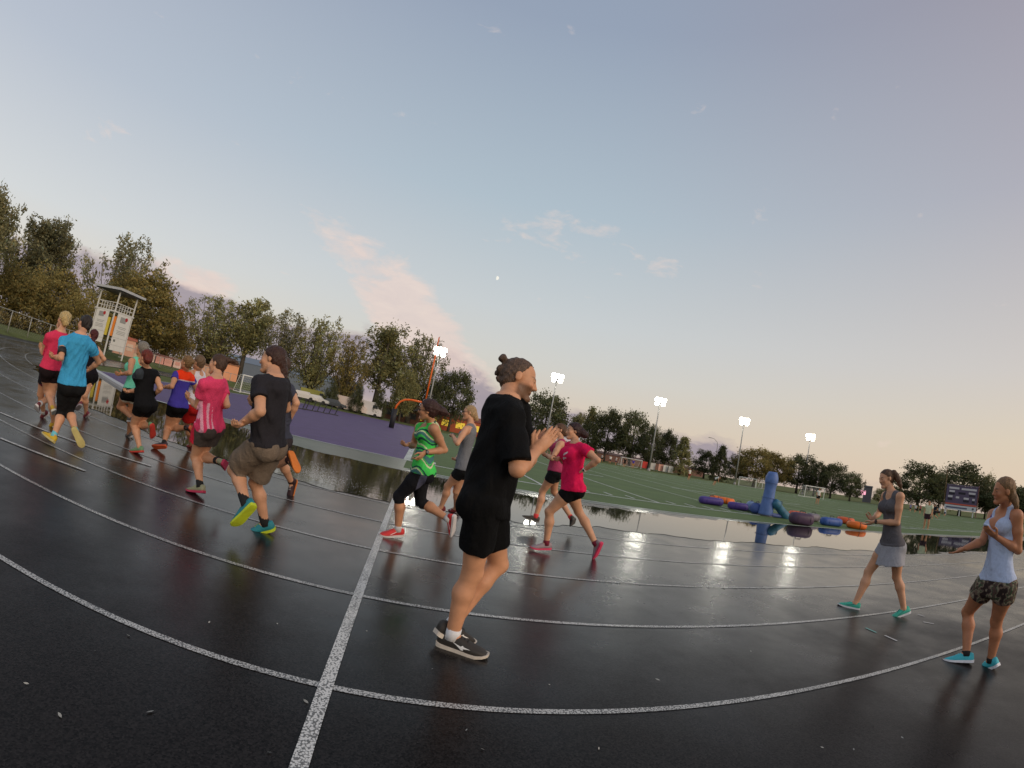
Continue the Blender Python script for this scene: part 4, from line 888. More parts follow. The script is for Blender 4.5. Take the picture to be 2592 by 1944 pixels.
person('greywoman',label='smiling person in dark grey melange tank and light grey skort, hands together, turquoise shoes',crop=C6,H=1.66,face=158,look=166,nod=-10,gnd=c610(640,1190),g=['al'],res=.0062,smile=1,
 j=dict(hc=(850,308),nb=(945,512),sl=(1060,575),sr=(838,560),el=(1012,968),er=(735,830),wl=(672,948),wr=(648,902),fl=(505,1020),fr=(545,885),hl=(1015,1330),hr=(855,1300),kl=c610(628,885),kr=c610(425,850),al=c610(680,1118),ar=c610(328,1078),tl=c610(580,1188),tr=c610(198,1085)),
 dz=dict(wl=-.12,wr=-.02,fl=-.12,fr=-.04),curl=dict(l=.5,r=.6),skin=SK1,top=dict(type='tank',col=S(96,93,96),loose=.007,hem=.02,strap=.066,sw=.024,scoop=.045,armh=-.006,mat='mel'),
 bot=dict(type='skirt',col=S(158,158,164),loose=.010,leg=.35,name='skort',mat='mel'),
 hair=dict(col=S(84,60,42),vol=-.012,px=[(965,215,40),(1000,262,38),(1030,325,38),(1055,395,30),(1072,455,15)],k=.02,rough=.0018),
 shoe=shoe_s(S(64,176,150),(.66,.66,.66),None,S(30,60,80),mark=[(.0,.066),(.05,.044),(.11,.030),(.11,.036),(.05,.052),(.0,.072)],markf=[(0,1,4,5),(1,2,3,4)],mcol=S(40,110,110)),extra=[watch('l',(.05,.02,.02),(.03,.02,.02))])
c510=lambda x,y: cv(C10,C5,x,y)
def bra(k):
    P,H=k['P'],k['H']
    for sg in(1,-1):
        mb=MB()
        a=k['pm']+k['X']*sg*H*.075+k['U']*k['TL']*.78+k['Y']*.050*H; b=k['pm']+k['X']*sg*H*.080+k['U']*k['TL']*.99; mb.tube([a,(a+b)/2+k['Y']*.014,b],.008,6)
        o=mb.build('bra_strap',cmat(S(92,52,120),.8),k['root'],True); o.data.transform(Matrix.Translation(Vector(-k['off'])))
person('whitetank',label='person in pale blue white tank and camouflage shorts, arms open, aqua shoes',crop=C5,H=1.70,face=160,look=146,gnd=c510(1160,1555),g=['al','ar'],res=.0062,
 j=dict(hc=(1092,322),nb=(1125,545),sl=(1270,650),sr=(955,640),el=(1280,1100),er=(810,985),wl=(1000,930),wr=(590,1075),fl=(855,830),fr=(400,1160),hl=c510(1420,945),hr=c510(1280,935),kl=c510(1350,1205),kr=c510(1142,1140),al=c510(1308,1490),ar=c510(1130,1448),tl=c510(1210,1568),tr=c510(972,1492)),
 dz=dict(wl=-.22,fl=-.26,wr=-.06,fr=-.1,er=.02),curl=dict(l=.35,r=.25),palm=dict(l=(.2,.3,.9),r=(-.1,.2,.95)),thumb={},skin=S(184,124,90),top=dict(type='tank',col=S(184,196,222),loose=.008,hem=.03,flare=.05,strap=.062,sw=.013,scoop=.12),
 bot=dict(type='shorts',col=S(110,96,84),loose=.010,leg=.36,flare=1.15,fn=camo(5,[S(60,48,46),S(118,100,88),S(150,140,120),S(70,84,64),S(96,76,70)],.10)),
 hair=dict(col=S(128,96,64),px=[(1190,350,46),(1222,410,44),(1245,470,38),(1258,530,28),(1262,575,14)],k=.02,vol=-.015,rough=.0018),
 shoe=shoe_s(S(70,184,196),(.70,.70,.72),(.02,.02,.02),S(110,210,214),sockh=.03),extra=[bra])
import os
for sp in PEOPLE:
    for g in('top','bot'):
        if sp[g].get('mat')=='mel': sp[g]['mat']=M_MELANGE
    sp['dbg']=bool(os.environ.get('DBG')); only=os.environ.get('ONLY')
    if only and sp['key'] not in only.split(','): continue
    build_person(sp)
# ---- far players ------------------------------------------------------------------
def generic(kind,H=1.7):
    L=lambda x,y,z: np.array([x,y,z])*H/1.7
    if kind=='stand': return dict(hc=L(0,.02,1.57),nb=L(0,-.02,1.40),sl=L(-.17,0,1.36),sr=L(.17,0,1.36),el=L(-.24,-.03,1.08),er=L(.24,-.03,1.08),wl=L(-.22,.10,.86),wr=L(.22,.10,.86),fl=L(-.21,.16,.74),fr=L(.21,.16,.74),hl=L(-.09,0,.90),hr=L(.09,0,.90),kl=L(-.11,.02,.49),kr=L(.12,.0,.49),al=L(-.12,-.03,.08),ar=L(.14,-.04,.08),tl=L(-.15,.16,.02),tr=L(.17,.15,.02))
    if kind=='run': return dict(hc=L(0,.12,1.55),nb=L(0,.04,1.39),sl=L(-.17,.03,1.35),sr=L(.17,.03,1.35),el=L(-.24,-.18,1.15),er=L(.24,.12,1.10),wl=L(-.20,.02,1.02),wr=L(.14,.30,1.22),fl=L(-.16,.12,1.02),fr=L(.10,.36,1.32),hl=L(-.09,0,.90),hr=L(.09,0,.90),kl=L(-.10,.30,.62),kr=L(.10,-.10,.50),al=L(-.10,.22,.22),ar=L(.11,-.42,.36),tl=L(-.11,.42,.15),tr=L(.11,-.45,.20))
    return dict(hc=L(0,.55,1.10),nb=L(0,.40,1.12),sl=L(-.17,.36,1.10),sr=L(.17,.36,1.10),el=L(-.22,.40,.82),er=L(.22,.40,.82),wl=L(-.15,.42,.58),wr=L(.15,.42,.58),fl=L(-.13,.44,.48),fr=L(.13,.44,.48),hl=L(-.09,-.06,.86),hr=L(.09,-.06,.86),kl=L(-.14,.10,.48),kr=L(.16,-.05,.48),al=L(-.18,-.03,.08),ar=L(.22,-.2,.08),tl=L(-.20,.16,.02),tr=L(.24,-.01,.02))
FAR=[]
def far_proto(kind):
    FAR.clear(); sp=dict(key='far'+kind,P=generic(kind),face=90,H=1.7,sex='m',res=.022,group='players on the field',label='',skin=S(190,138,104),top=dict(type='tee',col=(1,1,1),sleeve=.5,loose=.02,hem=0.,fold=None),bot=dict(type='shorts',col=(1,1,1),loose=.03,leg=.7,fold=None),hair=dict(col=S(50,38,32),rough=0))
    r=build_person(sp); 
    for c in r.children:
        if c.name.startswith(('shirt','shorts')): c.data.materials.clear(); c.data.materials.append(None)
    return r
PROTO={k:far_proto(k) for k in('stand','run','bend')}; used_p=set()
def far_person(kind,xy,face,h,top,bot,label,z=0):
    src=PROTO[kind]
    if kind not in used_p: r=src; used_p.add(kind)
    else: r=copy_tree(src)
    o0=src.get('oo'); r.location=(xy[0],xy[1],z); r.rotation_euler=(0,0,math.radians(face-90)); r.scale=(h/1.7,)*3; r['label']=label
    for c in r.children:
        m=top if c.name.startswith('shirt') else bot if c.name.startswith('shorts') else None
        if m is not None: c.material_slots[0].link='OBJECT'; c.material_slots[0].material=cmat(m,.9)
    return r
w_,k_,rd,pu=S(206,206,200),S(22,22,24),S(196,50,40),S(70,58,150)
PL=[('stand',(1742,1216),66,-60,1.74,w_,S(120,36,34),'player in white shirt with red and dark shorts standing on the turf beyond the runners'),
 ('bend',(1806,1228),60,-30,1.72,w_,k_,'player in white shirt bending over with hands on knees'),
 ('stand',(2068,1272),50,-90,1.72,w_,k_,'player in white shirt in front of the wide white goal'),
 ('stand',(2346,1321),31,200,1.72,S(200,204,170),S(60,36,44),'player in pale yellow shirt nearest the scoreboard'),
 ('run',(2368,1302),52,150,1.72,S(30,34,46),k_,'player in dark kit running beside the pale yellow shirt'),
 ('run',(2256,1258),70,210,1.75,S(24,40,34),k_,'player in dark green kit right of the grey tank'),
 ('run',(1523,1156),92,0,1.66,w_,k_,'player in white shirt running left of the far goal'),
 ('stand',(1543,1172),90,-90,1.7,w_,S(40,34,60),'player in white shirt with dark shorts left of the goalmouth'),
 ('stand',(1558,1177),84,180,1.66,w_,S(50,40,80),'player in white shirt facing left near the far goal'),
 ('stand',(1579,1182),80,-90,1.72,k_,k_,'player all in black before the far goal'),
 ('stand',(1600,1187),80,-90,1.72,pu,S(180,140,60),'player in purple shirt and yellow shorts before the far goal'),
 ('run',(2318,1290),78,180,1.5,w_,k_,'small player in white shirt left in the distant group'),
 ('run',(2304,1284),84,0,1.5,S(150,140,170),k_,'small player in lilac shirt in the distant group'),
 ('stand',(2330,1287),84,90,1.5,S(130,60,70),k_,'small player in dull red shirt in the distant group'),
 ('stand',(2378,1296),80,180,1.6,w_,k_,'small player in white shirt just left of the scoreboard legs'),
 ('run',(2391,1298),82,0,1.5,w_,S(60,50,90),'small player in white shirt running below the scoreboard')]
for kind,p,D,fc,hh_,tp_,bt_,lb in PL:
    far_person(kind,dirpt(p,D),fc,hh_,tp_,bt_,lb,.01)
# ---- lamps along the far side -------------------------------------------------------------
M_POLE=mat('galvanised',(.30,.30,.29),.5,.4,.12,4,metal=.3); M_LAMP=mat('lamp_glass',(1,.98,.9),.4,.4,0,emit=42,ecol=(1,.97,.84)); M_DARK=mat('dark_metal',(.03,.03,.032),.5,.4,.1)
LL=['far left floodlight mast beside the orange goalpost','second floodlight mast from the orange goalpost, over the clapping person','middle floodlight mast of the five, over the hot pink tee','fourth floodlight mast of the row, left of the blue dummy','rightmost floodlight mast of the row, behind the blue dummy']
cam2=np.array([0,0.])
def lamp_mast():
    root=empty('floodlight_mast',(0,0,0),cat='floodlight',group='floodlight masts along the far side of the field')
    MB().tube([(0,0,0),(0,0,7),(0,0,14.9)],[.19,.14,.09],12).build('pole',M_POLE,root,True)
    MB().tube([(0,0,-.02),(0,0,.5)],[.34,.26],10).build('base',mat('concrete',(.36,.35,.33),.8),root)
    MB().box((0,0,14.85),(1.9,.10,.10)).build('crossarm',M_POLE,root); MB().box((0,0,14.0),(1.7,.10,.10)).build('crossarm',M_POLE,root)
    for x,z in((-.78,14.85),(0,14.85),(.78,14.85),(-.62,14.0),(.66,14.0)):
        t=math.radians(22); d=np.array([0,-math.cos(t),-math.sin(t)]); c=np.array([x,-.12,z])
        h=MB().tube([c-d*.05,c+d*.12,c+d*.36],[.12,.30,.46],14).build('lamp_head',M_DARK,root)
        MB().tube([c+d*.355,c+d*.375],[.44,.44],14).build('lens',M_LAMP,h)
    return root
LM=lamp_mast()
for i in range(5):
    r=LM if i==0 else copy_tree(LM); g=su(-.6+22.85*i,-44); r.location=(*g,0); v=unit(np.array([-g[0]*.75+su(40,0)[0]*.25-g[0]*0,-g[1]])); r.rotation_euler=(0,0,math.atan2(v[1],v[0])+math.pi/2); r['label']=LL[i]
# ---- goalpost on the goal line ----------------------------------------------------------------
M_OR=mat('orange_paint',S(226,104,36),.45,.4,.08); 
gp=su(-3.7,-6.); root=empty('goalpost',(*gp,0),PHI,label='tall orange goalpost with gooseneck stem and black padded base on the purple surface',cat='goalpost')
MB().tube([(0,0,.0),(0,0,1.9)],.26,14).build('base_pad',mat('black_pad',(.02,.02,.024),.6),root,True)
pts=[(0,0,1.85),(.08,0,2.25),(.35,0,2.7),(.8,0,2.98),(1.4,0,3.08),(2.75,0,3.08)]
MB().tube(pts,.10,12).build('gooseneck',M_OR,root,True); MB().tube([(2.75,-2.85,3.08),(2.75,2.85,3.08)],.075,10).build('crossbar',M_OR,root,True)
for q in(-1,1): MB().tube([(2.75,2.82*q,3.05),(2.75,2.82*q,9.2)],.055,10).build('upright',M_OR,root,True)
MB().tube([(2.75,2.82,9.2),(2.75,2.82,10.4)],.02,6).build('flag_rod',M_POLE,root)
# ---- timing tower ------------------------------------------------------------------------------
TW_=dirpt((262,900),60); tz=terrain(*TW_)-.04; ta=math.atan2(-TW_[1],-TW_[0])
root=empty('lookout_tower',(*TW_,tz),ta+math.radians(45),label='white lookout tower with pitched roof, two sign panels and orange banner beside the fence',cat='tower')
M_WP=mat('white_paint',(.62,.61,.57),.6,.3,.08,3); M_PANEL=mat('sign_panel',(.68,.67,.62),.6,.3,.06,2); M_ROOFW=mat('roof_metal',(.45,.46,.47),.5,.3,.1,2)
hw=1.55; TH=7.4
for a,b in((1,1),(1,-1),(-1,1),(-1,-1)): MB().box((a*hw,b*hw,TH/2),(.13,.13,TH)).build('post',M_WP,root)
MB().box((0,0,5.15),(2*hw+.3,2*hw+.3,.16)).build('platform',M_WP,root)
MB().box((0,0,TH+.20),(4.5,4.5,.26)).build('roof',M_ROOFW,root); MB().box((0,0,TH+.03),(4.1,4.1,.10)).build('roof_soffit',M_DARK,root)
for a in(-1,1):
    MB().box((a*hw,0,6.1),(.06,2*hw,.07)).build('rail',M_WP,root); MB().box((0,a*hw,6.1),(2*hw,.06,.07)).build('rail',M_WP,root)
    MB().box((a*hw,0,5.65),(.05,2*hw,.05)).build('rail',M_WP,root); MB().box((0,a*hw,5.65),(2*hw,.05,.05)).build('rail',M_WP,root)
    for k in(-.9,-.45,0,.45,.9): MB().box((a*hw,k,5.65),(.04,.04,.9)).build('baluster',M_WP,root); MB().box((k,a*hw,5.65),(.04,.04,.9)).build('baluster',M_WP,root)
M_RED=cmat(S(176,44,48),.7); M_GR=cmat(S(150,150,146),.8)
def sign(c,nrm,w,hgt,name):
    n=np.array([nrm[0],nrm[1],0.]); t=np.array([-n[1],n[0],0.]); M=np.stack([t,n,[0,0,1.]],1)
    p=MB().box(c,(w,.05,hgt),M=M).build(name,M_PANEL,root)
    f=np.array(c)+n*.035
    MB().box(f+t*(-.05*w)+np.array([0,0,hgt*.335]),(w*.42,.012,hgt*.15),M=M).build('emblem',M_GR,p)
    MB().tube([f+t*(.17*w)+n*.012+np.array([0,0,hgt*.375]),f+t*(.17*w)+n*.016+np.array([0,0,hgt*.375])],w*.10,10).build('emblem_dot',M_RED,p)
    for k,(z,l) in enumerate(((.14,.62),(.10,.5),(.03,.66),(-.01,.6),(-.05,.64))): MB().box(f+np.array([0,0,hgt*z]),(w*l,.012,hgt*.012),M=M).build('text_line',M_GR,p)
    MB().box(f+np.array([0,0,-.16*hgt]),(w*.98,.012,.02),M=M).build('seam',M_GR,p); MB().box(f+np.array([0,0,-.36*hgt]),(w*.98,.012,.02),M=M).build('seam',M_GR,p)
    MB().box(f-t*(.32*w)+np.array([0,0,-.24*hgt]),(w*.14,.012,hgt*.06),M=M).build('emblem',cmat(S(110,112,104),.8),p)
# faces turned to the track
sign((hw+.10,.15,3.05),(1,0),2.35,4.2,'sign_panel'); sign((-.25,-hw-.10,3.35),(0,-1),2.1,3.7,'sign_panel')
MB().box((hw+.02,-hw+.28,3.55),(.06,.42,2.2)).build('banner',mat('orange_cloth',S(228,132,44),.7),root,False)['label']='orange banner between the sign panels'
MB().box((hw-.55,-hw-.02,3.4),(.42,.06,2.0)).build('banner',mat('yellow_cloth',S(206,186,70),.7),root,False)['label']='yellow banner between the sign panels'
for k in range(9): MB().box((hw-.05,hw-.38,.4+.42*k),(.04,.5,.04)).build('rung',M_WP,root)
# ---- chain link fence ----------------------------------------------------------------------------
FP=[((-120,800),46,1.95),((-60,815),48,1.95),((21,831),51,1.95),((71,844),52.5,1.95),((120,860),54,1.9),((168,871),56,1.9),((222,884),58.5,1.8),((300,903),63,1.55),((352,912),64.5,1.5),((404,920),66,1.45),((460,935),68,1.4),((517,950),71,1.4),((580,968),75,1.35),((640,985),80,1.3),((700,1003),86,1.3)]
root=empty('chain_link_fence',(0,0,0),label='chain link fence with pale posts along the grass bank behind the runners on the left',cat='fence')
fb=[]; M_GALV=mat('fence_steel',(.36,.36,.33),.55,.4,.1,metal=.2)
for p,D,hg in FP:
    g=dirpt(p,D); z=terrain(*g)-.05; fb.append((g,z,hg)); MB().tube([(*g,z),(*g,z+hg+.03)],.045,8).build('post',M_GALV,root,True)
MB().tube([(*g,z+hg) for g,z,hg in fb],.032,8).build('top_rail',M_GALV,root,True)
ml=MB()
for (g0,z0,h0),(g1,z1,h1) in zip(fb[:-1],fb[1:]):
    L=np.linalg.norm(g1-g0); n=int(L/.28); 
    for k in range(n):
        for q in(0,1):
            a=k/n; b=(k+ (5 if q else -5))/n
            za,zb=.05,1.
            if b<0 or b>1:
                bb=min(max(b,0),1); zb=za+(1-za)*abs(bb-a)/abs(b-a); b=bb
            A=np.array([*(g0+(g1-g0)*a),z0+(z1-z0)*a+h0*za]); B=np.array([*(g0+(g1-g0)*b),z0+(z1-z0)*b+h0*zb]); ml.tube([A,B],.0035,3,False)
tag(ml.build('chain_link',M_GALV,root),kind='stuff')
# ---- scoreboard ---------------------------------------------------------------------------------
SB=dirpt((2428,1300),124); sa=math.atan2(-SB[1],-SB[0])+math.pi/2
root=empty('scoreboard',(*SB,0),sa+.12,label='purple scoreboard with white label bars above a white banner before dark trees',cat='scoreboard')
M_SB=mat('scoreboard_face',S(92,80,104),.6,.3,.08,.6); M_LBL=cmat(S(196,190,196),.7); M_DIG=cmat(S(40,34,48),.6)
MB().box((0,0,4.55),(7.4,.45,4.3)).build('board',M_SB,root)
MB().box((0,-.04,6.86),(7.6,.5,.16)).build('top_trim',cmat(S(120,104,128),.6),root)
for x,z,w,nm in((-1.95,6.15,2.4,'label_bar'),(1.6,6.1,3.6,'label_bar'),(-2.4,5.42,1.3,'label_bar'),(2.4,5.30,1.6,'label_bar'),(-2.7,4.25,1.1,'label_bar'),(-.95,4.15,.8,'label_bar'),(1.15,4.05,1.2,'label_bar'),(2.9,3.98,.6,'label_bar')): MB().box((x,-.25,z),(w,.05,.42)).build(nm,M_LBL,root)
for x,z,w in((-2.4,4.9,1.4),(0,5.1,1.7),(2.5,4.75,1.5),(-2.7,3.62,1.1),(1.15,3.45,1.4),(2.9,3.4,.7)): MB().box((x,-.24,z),(w,.04,.5)).build('digit_window',M_DIG,root)
MB().box((0,-.26,2.62),(7.4,.06,.30)).build('orange_strip',cmat(S(196,92,70),.7),root)
b=MB().box((0,-.2,1.85),(7.6,.2,1.05)).build('banner',cmat(S(196,198,202),.7),root)
MB().box((-.9,-.31,1.85),(5.0,.02,.34)).build('text_line',cmat(S(92,94,120),.7),b); MB().tube([(3.0,-.30,1.9),(3.0,-.33,1.9)],.26,12).build('emblem',cmat(S(90,92,96),.7),b)
for x in(-3.2,0,3.2): MB().box((x,.1,1.0),(.28,.28,2.0)).build('leg',M_WP,root)
MB().tube([(-4.0,.3,0),(-4.0,.3,10.5)],.09,8).build('side_mast',cmat(S(120,96,70),.8),root); MB().tube([(3.95,.3,0),(3.95,.3,7.2)],.10,8).build('side_mast',cmat(S(130,90,90),.8),root)
# ---- goals -----------------------------------------------------------------------------------------
M_NET=mat('net_cord',(.55,.55,.52),.8)
def goal(xy,rz,w,h,d,label):
    root=empty('soccer_goal',(*xy,0),rz,label=label,cat='goal',group='white goals on the field'); r=.07
    for q in(-1,1):
        MB().tube([(q*w/2,0,0),(q*w/2,0,h)],r,8).build('upright',M_WHITEP,root); MB().tube([(q*w/2,0,h),(q*w/2,d*.45,h),(q*w/2,d,.05),(q*w/2,0,.05)],.035,6).build('side_frame',M_WHITEP,root)
    MB().tube([(-w/2-r,0,h),(w/2+r,0,h)],r,8).build('crossbar',M_WHITEP,root); MB().tube([(-w/2,d,.05),(w/2,d,.05)],.04,6).build('ground_bar',M_WHITEP,root)
    nt=MB()
    for x in np.arange(-w/2,w/2+.01,.22): nt.tube([(x,.02,h),(x,d*.45,h-.02),(x,d,.08)],.010,3,False)
    for t in np.linspace(0,1,9): nt.tube([(-w/2,d*.45+d*.55*t,h*(1-t)+.06*t),(w/2,d*.45+d*.55*t,h*(1-t)+.06*t)],.010,3,False)
    tag(nt.build('net',M_NET,root),kind='stuff'); return root
M_WHITEP=mat('goal_paint',(.66,.66,.62),.5)
goal(dirpt((1596,1186),99),.25,5.2,1.75,1.4,'white goal behind the players near the middle floodlight mast')
goal(dirpt((1890,1232),97),-.75,3.6,1.8,1.3,'small white goal at the foot of the fourth floodlight mast')
goal(dirpt((1940,1238),105),.3,3.2,1.8,1.3,'white goal half hidden behind the blue dummy')
goal(dirpt((2060,1262),88),.18,5.4,2.0,1.5,'wide white goal right of the blue dummy')
goal(dirpt((640,1000),52),1.2,3.6,1.9,1.3,'white goal frame beyond the purple surface, left of the charcoal tee')
# ---- training bags by the sideline ---------------------------------------------------------------------
def roundbox(L,W,Hh,r,n=5,taper=1.):
    """cushion lying along x"""
    prof=[]
    for cx_,cz_,a0 in((W/2-r,Hh-r,0),(-W/2+r,Hh-r,90),(-W/2+r,r,180),(W/2-r,r,270)):
        for k in range(n): a=math.radians(a0+90*k/(n-1)); prof.append((cx_+r*math.cos(a),cz_+r*math.sin(a)))
    xs=[-L/2,-L/2+r*.35,-L/2+r,L/2-r,L/2-r*.35,L/2]; sc=[.55,.86,1,1,.86,.55]; m=len(prof); v=[]
    for x,s_ in zip(xs,sc):
        for y,z in prof: v.append((x,y*s_,Hh/2+(z-Hh/2)*s_))
    f=[(i*m+k,i*m+(k+1)%m,(i+1)*m+(k+1)%m,(i+1)*m+k) for i in range(len(xs)-1) for k in range(m)]+[tuple(range(m-1,-1,-1)),tuple(range((len(xs)-1)*m,len(xs)*m))]
    return v,f
def vinyl(c): return cmat(c,.5,var=.2,vscale=5,bump=.6,bscale=9)
def bag(name,p,D,L,W,Hh,rz,col,label,cat='training bag',band=None,strap=True):
    g=dirpt(p,D); root=empty(name,(*g,.012),rz,label=label,cat=cat,group='training bags along the sideline')
    v,f=roundbox(L,W,Hh,min(W,Hh)*.42); mesh_obj('bag_body',v,f,vinyl(col),root,True)
    for q in(-.28,.28): MB().tube([(q*L,W/2*math.cos(a)*1.015,Hh/2+Hh/2*math.sin(a)*1.015) for a in np.linspace(0,2*math.pi,17)],.014,5,False).build('seam',vinyl(band or tuple(.5*c for c in col)),root)
    if strap: MB().tube([(-.12,0,Hh),(-.10,0,Hh+.07),(.10,0,Hh+.07),(.12,0,Hh)],.016,5).build('handle',M_DARK,root)
    return root
P1,P2=S(76,58,132),S(70,54,112)
bag('tackle_bag',(1797,1285),21.3,1.2,.42,.34,PHI-.12,P1,'long purple tackle bag lying at the left end of the row')
bag('tackle_bag',(1865,1301),21.0,1.0,.40,.32,PHI-.15,P1,'purple tackle bag second in the row, left of the blue dummy')
bag('tackle_bag',(1898,1296),21.5,.85,.45,.45,PHI+.9,S(116,138,176),'pale blue bag lying just left of the standing dummy')
bag('tackle_bag',(1912,1306),20.6,.6,.5,.46,PHI+.4,S(70,90,150),'stubby dark blue bag at the foot of the standing dummy')
bag('tackle_bag',(1962,1310),20.4,.9,.25,.16,PHI-.1,S(70,86,140),'thin blue pad lying under the teal dummy',strap=False)
bag('tackle_bag',(2027,1323),18.6,.98,.50,.46,PHI-.35,S(70,50,72),'large dark plum bag with a purple top near the water')
bag('tackle_bag',(2105,1315),21.0,1.1,.44,.34,PHI-.12,S(52,84,150),'bright blue bag lying right of the plum bag')
bag('tackle_bag',(2058,1307),22.0,.7,.42,.34,PHI,S(120,112,120),'grey bag between the plum and the bright blue bags')
MB()
def ring(p,D,col,label,R=.34,r=.13,z=0.):
    g=dirpt(p,D); root=empty('tackle_ring',(*g,.012+z),.1,label=label,cat='training ring',group='orange training rings'); a=np.linspace(0,2*math.pi,25); v=[];f=[]
    for i in range(24):
        for k in range(10):
            b=2*math.pi*k/10; q=R+r*math.cos(b); v.append((q*math.cos(a[i]),q*math.sin(a[i]),r*1.15+r*1.15*math.sin(b)))
    for i in range(24):
        for k in range(10): f.append((i*10+k,((i+1)%24)*10+k,((i+1)%24)*10+(k+1)%10,i*10+(k+1)%10))
    mesh_obj('foam_ring',v,f,vinyl(col),root,True)
    for q in(0,2.1,4.2): MB().tube([((R+r*1.02*math.cos(b))*math.cos(q),(R+r*1.02*math.cos(b))*math.sin(q),r*1.15+r*1.18*math.sin(b)) for b in np.linspace(0,2*math.pi,13)],.012,5,False).build('strap',vinyl((.03,.03,.03)),root)
ORG=S(226,110,36)
ring((1815,1271),24.5,ORG,'orange ring behind the long purple bag, left one of its pair'); ring((1836,1274),24.3,ORG,'orange ring behind the long purple bag, right one of its pair')
ring((2020,1302),22.5,S(214,84,46),'orange ring half hidden behind the plum bag'); ring((2142,1308),24.5,S(206,90,46),'orange ring furthest from the water, beside the bright blue bag'); ring((2170,1321),22.0,ORG,'orange ring next to the hand of the grey tank, rightmost of the row')
def dummy(p,D,col,label,h,tilt=0,az=0,r0=.30):
    g=dirpt(p,D); root=empty('tackle_dummy',(*g,.012),az,label=label,cat='tackle dummy',group='standing tackle dummies'); root.rotation_euler=(0,tilt,az)
    z=np.array([0,.02,.10,.5,.9,1.25,1.5,1.60,1.80,1.98,2.06])*h/2.06; r=np.array([.9,1.05,1.08,.95,.84,.80,.86,.96,.92,.74,.58])*r0
    MB().tube([(0,0,q) for q in z],r,18).build('dummy_body',vinyl(col),root,True)
    for q in(.40,.735): MB().tube([(0,0,h*q),(0,0,h*(q+.012))],[r0*1.02,r0*1.02],18,False).build('seam_band',vinyl(tuple(.6*c for c in col)),root,True)
    MB().tube([(r0*.9,0,h*.62),(r0*1.25,0,h*.66),(r0*1.25,0,h*.72),(r0*.95,0,h*.75)],.02,6).build('handle',vinyl(tuple(.5*c for c in col)),root)
    MB().tube([(0,0,-.005),(0,0,.05)],[r0*1.25,r0*1.15],18).build('base',vinyl((.03,.035,.03)),root)
dummy((1937,1303),20.3,S(84,112,168),'tall blue tackle dummy standing upright by the water',1.86,.02,.3)
dummy((1993,1309),20.8,S(52,104,130),'teal tackle dummy toppled against the standing blue one',1.15,-.95,.15,.21)
# ---- hurdle frames on the far edge of the purple surface ------------------------------------------------
for i,(x,y) in enumerate(((762,1020),(786,1026),(814,1033),(843,1041))):
    g=dirpt((x,y),42+i*1.2); root=empty('folded_hurdle',(*g,.012),PHI+.2,label=['black folded hurdle frame nearest the charcoal tee on the purple edge','black folded hurdle frame second of four on the purple edge','black folded hurdle frame third of four on the purple edge','black folded hurdle frame nearest the goalpost on the purple edge'][i],cat='hurdle',group='black hurdle frames on the purple edge')
    MB().box((0,0,.04),(1.2,.10,.08)).build('foot_bar',M_DARK,root)
    for q in(-.35,.25): MB().tube([(q,0,.06),(q+.22,0,.95)],.055,6).build('upright',M_DARK,root); MB().box((q+.16,0,.93),(.40,.06,.09)).build('top_board',M_DARK,root)
# ---- parked vehicles and buildings beyond the grass ------------------------------------------------------
def vehicle(p,D,L,W,Hh,rz,col,label,kind='van',cat='van'):
    g=dirpt(p,D); z=terrain(*g)-.03; root=empty('parked_'+kind,(*g,z),rz,label=label,cat=cat,group='vehicles parked beyond the grass'); m=cmat(col,.4,var=.05)
    if kind=='car': pr=[(-L/2,.35),(-L/2,.8),(-L*.42,.92),(-L*.30,Hh*.97),(L*.12,Hh),(L*.27,.95),(L/2-.1,.82),(L/2,.6),(L/2,.35)]
    else: pr=[(-L/2,.35),(-L/2,Hh),(L*.26,Hh),(L*.38,Hh*.62),(L/2,Hh*.5),(L/2,.35)]
    n=len(pr); v=[(x,y*(1 if zz<1.0 else .88),zz) for y in(-W/2,W/2) for x,zz in pr]; f=[tuple(range(n-1,-1,-1)),tuple(range(n,2*n))]+[(i,(i+1)%n,n+(i+1)%n,n+i) for i in range(n)]
    MB().add(v,f).build('vehicle_body',m,root)
    gl=cmat((.03,.035,.04),.15)
    for q in(-1,1):
        if kind=='car': MB().add([(-L*.33,q*(W*.447),1.0),(L*.2,q*(W*.447),1.0),(L*.10,q*(W*.443),Hh-.1),(-L*.27,q*(W*.443),Hh-.1)],[(0,1,2,3)]).build('side_window',gl,root)
        else: MB().box((L*.28,q*(W*.45),Hh*.70),(L*.14,.03,Hh*.22)).build('side_window',gl,root)
        for x in(-L*.32,L*.32): MB().tube([(x,q*(W/2-.12),.34),(x,q*(W/2+.02),.34)],.34,12).build('wheel',cmat((.02,.02,.02),.8),root)
    return root
VW=S(214,208,200)
vehicle((770,1005),78,4.4,1.8,1.45,.2,VW,'white car parked under the vase shaped trees',kind='car',cat='car'); vehicle((802,1008),79,4.3,1.75,1.4,.25,S(196,194,190),'silver white car parked right of the white car',kind='car',cat='car'); vehicle((848,1012),84,4.5,1.8,1.5,.2,S(70,74,78),'dark grey car parked near a tree trunk',kind='car',cat='car')
vehicle((895,1010),88,6.0,2.2,2.7,.15,S(214,196,184),'white delivery van parked between the trunks left of the goalpost'); vehicle((930,1022),88,6.4,2.3,2.8,.15,S(206,200,196),'second white van parked left of the orange goalpost'); vehicle((800,985),92,5.6,2.2,2.1,.2,S(150,146,70),'yellow green minibus parked beyond the trees',kind='van')
